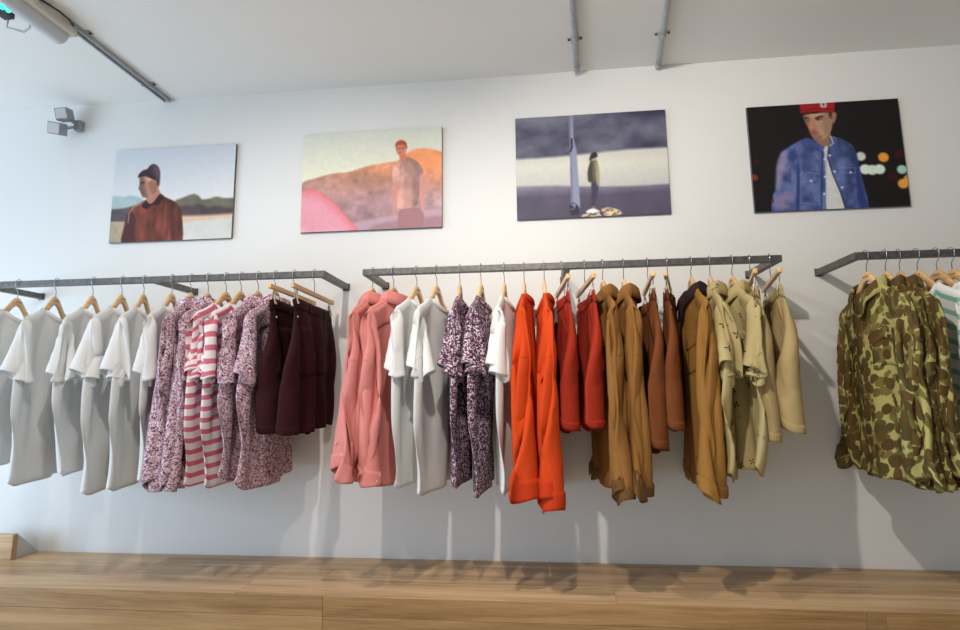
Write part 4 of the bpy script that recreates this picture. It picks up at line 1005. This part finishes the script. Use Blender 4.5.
def pic_flare():
    c = Canvas([(302.4, 134.6), (441.6, 125.7), (442, 226), (300.3, 233.2)], (290, 115), 4.847, 5)
    c.put(np.ones_like(c.u), gradv(c, [(0, (214, 216, 204)), (.35, (232, 230, 208)), (.6, (244, 236, 206))]))
    n = c.noise(10, 8)
    hill = [(40, 332), (120, 308), (200, 284), (290, 276), (380, 244), (470, 230), (520, 222), (560, 188), (600, 165), (660, 158), (760, 182), (760, 600), (40, 600)]
    g = np.clip(c.u, 0, 1)[..., None]; top = np.array([186, 140, 118]) * (1 - g) + np.array([236, 148, 100]) * g; bot = np.array([172, 134, 138]) * (1 - g) + np.array([182, 146, 150]) * g
    t = np.clip((c.v - .38) / .35, 0, 1)[..., None]; n3 = c.noise(26, 22, 3); col = (top * (1 - t) + bot * t) * (.70 + .36 * n[..., None] + .24 * n3[..., None])
    c.poly(hill, col, 2)
    c.put(c.mask(c.curve([(540, 200), (600, 165), (680, 160), (760, 185), (760, 260), (640, 270), (560, 250)]), 10) * .7, (248, 160, 104))
    c.poly([(180, 548), (330, 520), (480, 488), (620, 466), (760, 446), (760, 600), (40, 600)], (190, 158, 168), 3)
    c.poly([(430, 525), (600, 500), (760, 480), (760, 600), (300, 600)], (170, 128, 138), 5)
    # man
    c.view((380, 125), 6.0)
    c.poly([(108, 500), (222, 488), (266, 515), (264, 640), (108, 640)], (168, 120, 124), 1)
    c.poly([(74, 335), (106, 345), (100, 450), (98, 540), (76, 548), (72, 450)], (208, 146, 134), 1)
    c.poly([(234, 292), (262, 280), (276, 370), (268, 455), (270, 522), (248, 512), (240, 440)], (208, 148, 136), 1)
    f = c.noise(18, 14)
    c.poly([(70, 340), (76, 250), (118, 208), (160, 186), (226, 214), (264, 276), (236, 302), (238, 430), (222, 490), (106, 506), (100, 470), (106, 352)], np.stack([156 + 66 * f, 108 + 66 * f, 98 + 64 * f], -1), 1, emb=.2)
    c.line([(140, 240), (138, 320), (132, 410), (128, 490)], .003, (214, 172, 156), al=.8); c.poly([(112, 175), (150, 165), (160, 192), (124, 222)], (206, 120, 96), 1)
    c.poly([(92, 130), (100, 100), (130, 92), (158, 106), (160, 140), (150, 172), (128, 186), (108, 176), (96, 152)], (214, 128, 102), 1)
    c.poly([(90, 122), (96, 98), (125, 84), (156, 96), (164, 135), (156, 140), (148, 116), (106, 116), (96, 130)], (176, 78, 58), 1)
    c.line([(100, 138), (116, 136)], .0035, (140, 70, 56)); c.line([(126, 136), (142, 134)], .0035, (140, 70, 56)); c.line([(110, 164), (124, 164)], .003, (164, 84, 72))
    c.view((290, 115), 4.847)
    m = c.mask(c.curve([(-60, 420), (40, 385), (62, 366), (95, 356), (132, 370), (182, 400), (240, 450), (290, 508), (336, 562), (360, 640), (-60, 640)]), 4); e = np.clip(1.25 - c.blur(c.blur(m, 22), 22) * 1.1, 0, 1)[..., None]
    c.put(m * .85, np.array([244, 176, 196]) * (1 - e) + np.array([238, 96, 92]) * e)
    return c.grain(.05, 6)
def pic_tower():
    c = Canvas([(514.7, 118.2), (664.4, 108.7), (672.2, 212.5), (517.4, 219.7)], (505, 100), 4.844, 8)
    n = np.clip((c.noise(5, 6, 5) - .5) * 1.9 + .5, 0, 1); cl = np.stack([58 + 64 * n, 58 + 64 * n, 80 + 60 * n], -1)
    c.put(np.ones_like(c.u), cl)
    band = c.mask([(30, 288), (250, 272), (430, 254), (600, 234), (820, 222), (820, 420), (30, 425)], 5); c.put(band, gradv(c, [(.3, (196, 196, 190)), (.5, (216, 214, 202)), (.7, (196, 194, 190))]))
    n2 = c.noise(8, 6); g = np.clip((c.v - .68) / .12, 0, 1)[..., None]; gr = np.array([138, 134, 152]) * (1 - g) + np.array([84, 78, 98]) * g
    c.put(c.mask([(30, 418), (250, 412), (420, 418), (640, 412), (820, 400), (820, 640), (30, 640)], 4), gr * (.86 + .28 * n2[..., None]))
    c.poly([(306, 60), (326, 60), (331, 180), (346, 240), (368, 520), (324, 516), (315, 250)], (142, 148, 174), 1, False)
    c.poly([(306, 60), (313, 60), (320, 250), (334, 516), (324, 516), (315, 250)], (112, 116, 144), 1, False); c.line([(322, 186), (324, 225), (317, 246)], .006, (44, 34, 46))
    c.view((560, 105), 5.385)
    c.put(c.mask(c.curve([(50, 545), (75, 520), (105, 545), (108, 590), (55, 595)]), 2) * (c.noise(60, 50, 2) > .42), (48, 46, 60))
    m = c.mask(c.curve([(110, 592), (200, 568), (260, 545), (320, 560), (345, 585), (240, 600), (120, 602)]), 2); st = c.noise(80, 60, 2); c.put(m * (st > .42), np.stack([130 + 130 * st, 112 + 120 * st, 84 + 100 * st], -1))
    c.poly([(168, 405), (213, 412), (206, 470), (188, 556), (170, 556), (172, 480)], (64, 60, 84), 1)
    c.poly([(166, 290), (196, 284), (210, 330), (215, 432), (200, 436), (195, 408), (152, 416), (149, 350)], (94, 90, 76), 1, emb=-.3)
    c.poly([(192, 296), (205, 310), (213, 360), (215, 432), (203, 432), (198, 370)], (172, 158, 124), 2); c.poly([(164, 282), (192, 276), (198, 292), (176, 298)], (182, 168, 142), 1)
    c.poly([(156, 300), (160, 280), (166, 260), (184, 247), (201, 254), (203, 276), (186, 282), (170, 290)], (44, 38, 48), 1); c.poly([(174, 545), (192, 540), (190, 562), (172, 560)], (150, 112, 92), 1)
    c.poly([(142, 572), (160, 560), (182, 554), (205, 560), (212, 578), (145, 580)], (236, 236, 236), 1)
    return c.grain(.05)
def pic_denim():
    c = Canvas([(745.8, 104), (897.9, 100.7), (912.4, 207.7), (756.1, 209.3)], (740, 90), 4.844, 12)
    c.put(np.ones_like(c.u), (26, 22, 24))
    for p, r, col in (((590, 325), 24, (208, 216, 206)), ((700, 333), 26, (240, 162, 56)), ((612, 388), 27, (226, 240, 226)), ((646, 392), 27, (226, 240, 226)), ((682, 390), 27, (226, 240, 226)), ((790, 395), 24, (172, 214, 204)), ((820, 442), 22, (224, 160, 60)), ((797, 463), 26, (240, 168, 66)), ((72, 410), 17, (126, 56, 26)), ((80, 335), 15, (56, 24, 26)), ((775, 320), 22, (66, 24, 26)), ((745, 430), 24, (54, 22, 26))): c.dot(p, r, col, .012)
    c.view((765, 98), 5.525); f = np.clip((c.noise(22, 10, 4) - .5) * 2.2 + .5, 0, 1); den = np.stack([56 + 50 * f, 70 + 50 * f, 118 + 56 * f], -1)
    c.poly([(45, 640), (40, 575), (62, 560), (45, 528), (66, 492), (68, 350), (90, 290), (140, 256), (220, 212), (290, 236), (340, 268), (372, 250), (366, 205), (430, 226), (492, 262), (512, 312), (528, 390), (552, 470), (562, 510), (578, 560), (590, 640)], den, 1, emb=.18)
    c.poly([(64, 492), (70, 350), (94, 290), (124, 274), (108, 340), (128, 400), (96, 380), (92, 500)], (150, 140, 168), 7); c.poly([(46, 545), (110, 505), (160, 520), (180, 560), (100, 560), (170, 600), (60, 600), (50, 575)], (134, 126, 164), 7)
    c.poly([(185, 300), (198, 420), (192, 640), (180, 640)], (40, 50, 104), 3); c.poly([(490, 270), (512, 330), (530, 430), (585, 640), (540, 640), (505, 420)], (46, 60, 122), 4)
    c.poly([(262, 215), (362, 178), (374, 240), (352, 270), (322, 262), (285, 236)], (146, 110, 90), 1)
    c.poly([(330, 262), (356, 264), (352, 330), (378, 412), (422, 512), (462, 640), (345, 640), (340, 420)], (214, 214, 212), 1); c.line([(356, 270), (352, 330), (378, 412), (422, 512), (458, 620)], .004, (38, 46, 86))
    c.poly([(222, 208), (262, 222), (300, 262), (322, 300), (296, 290), (240, 245)], (64, 80, 146), 1); c.poly([(364, 205), (392, 232), (408, 290), (380, 265), (362, 250)], (70, 88, 152), 1); c.line([(366, 210), (382, 248), (362, 262)], .004, (196, 186, 176)); c.line([(228, 205), (238, 186), (262, 222)], .004, (40, 36, 40))
    c.line([(322, 290), (318, 420), (322, 640)], .003, (42, 52, 104)); c.line([(346, 290), (342, 420), (345, 640)], .0025, (110, 128, 190), al=.6)
    for l in ([(200, 412), (250, 408), (308, 416), (306, 440), (210, 458), (200, 436), (200, 412)], [(204, 456), (205, 575)], [(308, 440), (306, 590)], [(206, 572), (306, 585)], [(430, 385), (508, 388), (505, 420), (436, 412)]): c.line(l, .0025, (126, 144, 200), al=.7)
    for p in ((262, 452), (334, 286), (334, 336), (338, 432), (335, 526), (480, 412), (390, 405), (362, 315), (434, 494)): c.dot(p, 6.5, (226, 226, 216))
    c.poly([(205, 84), (360, 76), (374, 130), (366, 182), (334, 222), (300, 236), (276, 226), (254, 198), (236, 152), (218, 118)], (188, 146, 120), 1, emb=-.25)
    c.poly([(312, 80), (370, 78), (376, 140), (360, 196), (332, 222), (322, 180)], (164, 126, 104), 5); c.poly([(248, 120), (268, 118), (276, 164), (258, 176), (244, 158)], (206, 126, 104), 3)
    c.poly([(210, 96), (246, 104), (244, 112), (214, 106)], (62, 44, 40), 1); c.poly([(272, 106), (300, 94), (326, 94), (324, 102), (278, 114)], (58, 42, 38), 1)
    c.poly([(222, 112), (246, 112), (242, 122), (226, 120)], (70, 50, 46), 1); c.poly([(280, 110), (318, 104), (316, 116), (288, 120)], (64, 46, 42), 1); c.dot((237, 114), 3.5, (222, 214, 206)); c.dot((307, 110), 3.5, (222, 214, 206))
    c.poly([(256, 180), (280, 182), (302, 184), (284, 194), (262, 190)], (184, 76, 72), 1); c.poly([(262, 200), (300, 200), (330, 205), (318, 228), (284, 228)], (150, 112, 94), 4)
    c.poly([(362, 92), (380, 72), (398, 84), (396, 110), (384, 140), (368, 132)], (166, 114, 98), 1); c.poly([(352, 80), (370, 78), (370, 116), (360, 104)], (40, 30, 30), 2)
    c.poly([(188, 18), (388, 12), (384, 76), (352, 80), (292, 70), (196, 78)], (160, 30, 34), 1, False); c.line([(196, 64), (290, 54), (380, 62)], .003, (120, 20, 26)); c.poly([(304, 22), (340, 20), (342, 48), (308, 50)], (206, 204, 198), 1, False); c.poly([(314, 30), (326, 24), (332, 36), (322, 44)], (70, 70, 68), 1)
    return c.grain(.12)

def print_mat():
    mt, nt, b = new_mat('photo_print_surface'); a = N(nt, 'ShaderNodeVertexColor', layer_name='ink'); nt.links.new(a.outputs[0], b.inputs['Base Color']); b.inputs['Roughness'].default_value = .55; b.inputs['Specular IOR Level'].default_value = .25; return mt
M['print'] = print_mat()
def photo(x0, x1, z0, z1, cv, label):
    T = .014; o = tag(empty('photo_print', ((x0 + x1) / 2, WY, (z0 + z1) / 2)), label, 'picture', 'photo prints on the wall')
    w2, h2 = (x1 - x0) / 2, (z1 - z0) / 2
    box('backing_panel', (-w2, -T + .0006, -h2), (w2, -.0004, h2), M['edge'], o, .0008)
    NX, NY = 240, 180; X, Z = np.meshgrid(np.linspace(-w2 + .0006, w2 - .0006, NX + 1), np.linspace(h2 - .0006, -h2 + .0006, NY + 1)); V = np.stack([X, np.full_like(X, -T), Z], -1).reshape(-1, 3)
    i, j = np.meshgrid(np.arange(NY), np.arange(NX), indexing='ij'); a = (i * (NX + 1) + j).ravel(); Fq = np.stack([a, a + NX + 1, a + NX + 2, a + 1], 1)
    me = bpy.data.meshes.new('print'); me.vertices.add(len(V)); me.vertices.foreach_set('co', V.ravel().astype(f32)); me.loops.add(Fq.size); me.loops.foreach_set('vertex_index', Fq.ravel().astype(np.int32)); me.polygons.add(len(Fq)); me.polygons.foreach_set('loop_start', np.arange(0, Fq.size, 4, dtype=np.int32)); me.update(calc_edges=True)
    ys = np.clip(np.linspace(0, cv.NY, NY + 1).astype(int), 0, cv.NY - 1); xs = np.clip(np.linspace(0, cv.NX, NX + 1).astype(int), 0, cv.NX - 1)
    im = cv.blur(cv.img, 1) if False else cv.img; im = np.clip(im, 0, 255); sm = (im[np.ix_(ys, xs)] + im[np.ix_(np.maximum(ys - 1, 0), xs)] + im[np.ix_(ys, np.maximum(xs - 1, 0))] + im[np.ix_(np.maximum(ys - 1, 0), np.maximum(xs - 1, 0))]) / 4
    at = me.color_attributes.new('ink', 'FLOAT_COLOR', 'POINT'); rgba = np.ones((len(V), 4), f32); rgba[:, :3] = lin(sm.reshape(-1, 3)); at.data.foreach_set('color', rgba.ravel())
    link('print', me, M['print'], o)
    return o
photo(-1.980, -1.377, 1.824, 2.277, pic_beanie(), 'photo print of a person in a dark beanie and rust jacket')
photo(-1.052, -0.407, 1.835, 2.300, pic_flare(), 'sunlit photo print with pink glow and a person in a short-sleeved shirt')
photo(-0.079, 0.566, 1.852, 2.316, pic_tower(), 'photo print of a small figure beside a pale tower under storm clouds')
photo(0.901, 1.499, 1.841, 2.302, pic_denim(), 'dark photo print of a person in a red cap and denim shirt')

# ---------------------------------------------------------------- ceiling services
def saddle(parent, p, ang, r):
    """two-hole pipe clamp"""
    o = empty('saddle'); bpy.data.objects.remove(o)
    c, s_ = math.cos(ang), math.sin(ang); V = []; 
    prof = [(-.030, .0), (-.016, .0), (-.013, -.010)] + [(r * 1.18 * math.cos(t), -r * 1.0 - r * 1.15 * math.sin(t)) for t in np.linspace(PI, 0, 9)] + [(.013, -.010), (.016, 0), (.030, 0)]
    for y in (-.008, .008):
        for (x, z) in prof: V.append((x, y, z))
    n = len(prof); me = mesh_np('saddle_clamp', V, [(i, i + 1, n + i + 1, n + i) for i in range(n - 1)], False); me.materials.append(M['galv'])
    q = link('saddle_clamp', me, None, parent, p); q.rotation_euler = (0, 0, ang); md = q.modifiers.new('t', 'SOLIDIFY'); md.thickness = .002
    for sx in (-.024, .024):
        bm = bmesh.new(); bmesh.ops.create_cone(bm, cap_ends=True, segments=8, radius1=.0042, radius2=.0035, depth=.005); bmesh.ops.translate(bm, verts=bm.verts[:], vec=(sx, 0, -.0035)); sc = finish(bm, 'screw'); link('screw', sc, M['darkmetal'], q)
def conduit(p0, p1, clamps, label):
    o = tag(empty('conduit_pipe', (p0[0], p0[1], CZ_)), label, 'pipe', 'ceiling conduits'); r = .0105
    a = np.array(p0, float); b = np.array(p1, float); d = b - a; ang = math.atan2(d[1], d[0]) - PI / 2
    P = [tuple((a + d * t - a)) + (0,) for t in np.linspace(0, 1, 12)]
    tube('pipe', [(x, y, -.0125) for x, y, _ in P], r, M['galv'], o, 12)
    tube('end_collar', [(0, 0, -.0125), tuple((d / np.linalg.norm(d) * .03)) + (-.0125,)], r * 1.22, M['galv'], o, 12)
    for t in clamps:
        q = d * t; saddle(o, (q[0], q[1], -.0004), ang, r)
    return o
conduit((0.197, 2.300), (0.055, 0.9), (.147, .62), 'grey conduit pipe on the ceiling above the storm cloud print')
conduit((0.548, 2.318), (0.385, 1.0), (.165, .66), 'grey conduit pipe on the ceiling right of the storm cloud print')
tr = tag(empty('strut_channel', (-1.743, 2.325, CZ_)), 'grey metal strut channel on the ceiling above the beanie print', 'channel')
for sx in (-1, 1): box('channel_side', (sx * .0125 - .003, -.56, -.018), (sx * .0125 + .003, 0, -.0003), M['galv'], tr, .0008)
box('channel_web', (-.0095, -.56, -.006), (.0095, 0, -.0003), M['galv'], tr)
for y in (-.135, -.50):
    b_ = box('bracket_clip', (-.034, y - .012, -.004), (.034, y + .012, -.0002), M['galv'], tr, .0008)
    for sx in (-1, 1): link('screw', disc('screw', .005, .006, M['darkmetal']), None, b_, (sx * .028, y, -.006))
# batten light with emergency indicator
lb = tag(empty('batten_light', (-1.775, 1.79, CZ_)), 'white batten light with a green indicator in the top left corner', 'light')
box('tray', (-.052, -1.15, -.044), (.040, 0.0, -.0004), plain('cream_tray', rgb(214, 208, 194), .5), lb, .002)
def half_round():
    n = 12; L_ = 1.13; V = []; prof = [(-.036 * math.cos(t) - .018, -.044 - .034 * math.sin(t)) for t in np.linspace(0, PI, n)]
    for y in (-L_, -.012):
        for (x, z) in prof: V.append((x, y, z))
    Fc = [(i, i + 1, n + i + 1, n + i) for i in range(n - 1)] + [tuple(range(n)), tuple(range(2 * n - 1, n - 1, -1)), (0, n, 2 * n - 1, n - 1)]
    return mesh_np('diffuser', V, Fc, False)
df = link('diffuser', half_round(), M['diffuser'], lb)
mt, nt, b_ = new_mat('green_indicator'); b_.inputs['Base Color'].default_value = rgb(60, 240, 170); b_.inputs['Emission Color'].default_value = rgb(40, 255, 165); b_.inputs['Emission Strength'].default_value = 3.0
for (dx, y, z) in ((-.050, -.215, -.066), (-.056, -.235, -.052), (-.044, -.24, -.074), (-.052, -.19, -.064), (-.036, -.225, -.080)):
    bm = bmesh.new(); bmesh.ops.create_uvsphere(bm, u_segments=10, v_segments=6, radius=.008); me = finish(bm, 'indicator_lamp', smooth=True); link('indicator_lamp', me, mt, df, (dx, y, z))
tube('supply_cable', [(.040, -.02, -.012), (.062, -.06, -.018), (.066, -.11, -.02), (.050, -.16, -.016), (.040, -.18, -.014)], .004, M['darkmetal'], lb, 6)
bk = box('hanging_clip', (-.17, -.125, -.024), (-.13, -.095, -.0004), M['darkmetal'], lb, .001)
tube('clip_loop', [(-.15, -.10, -.02), (-.17, -.085, -.045), (-.125, -.06, -.05), (-.085, -.075, -.045), (-.075, -.09, -.03)], .004, M['galv'], bk, 6)
# twin emergency spot heads high on the wall
es = tag(empty('emergency_spotlight', (-2.188, WY, 2.415)), 'small twin-headed grey spotlight high on the wall above the left rail', 'light')
def tilted(name, c, size, rot, mat, parent):
    bm = bmesh.new(); bm_box(bm, tuple(-q / 2 for q in size), tuple(q / 2 for q in size)); o = link(name, finish(bm, name, .003, 2), mat, parent, c); o.rotation_euler = rot; return o
gm = plain('grey_lamp_body', rgb(150, 152, 158), .45)
box('wall_mount', (-.014, -.030, -.026), (.018, -.0004, .024), gm, es, .003)
for c, rt in (((-.028, -.070, .030), (.25, -.15, .25)), ((-.042, -.085, -.046), (.35, .12, .30))):
    h = tilted('lamp_head', c, (.056, .060, .056), rt, gm, es); tilted('lens', (0, -.0305, 0), (.046, .003, .046), (0, 0, 0), M['plastic_white'], h)
tube('swivel', [(0, -.025, 0), (-.012, -.045, .012), (-.024, -.055, .02)], .007, M['galv'], es, 8); tube('swivel', [(0, -.025, -.008), (-.016, -.05, -.026), (-.03, -.062, -.036)], .007, M['galv'], es, 8)
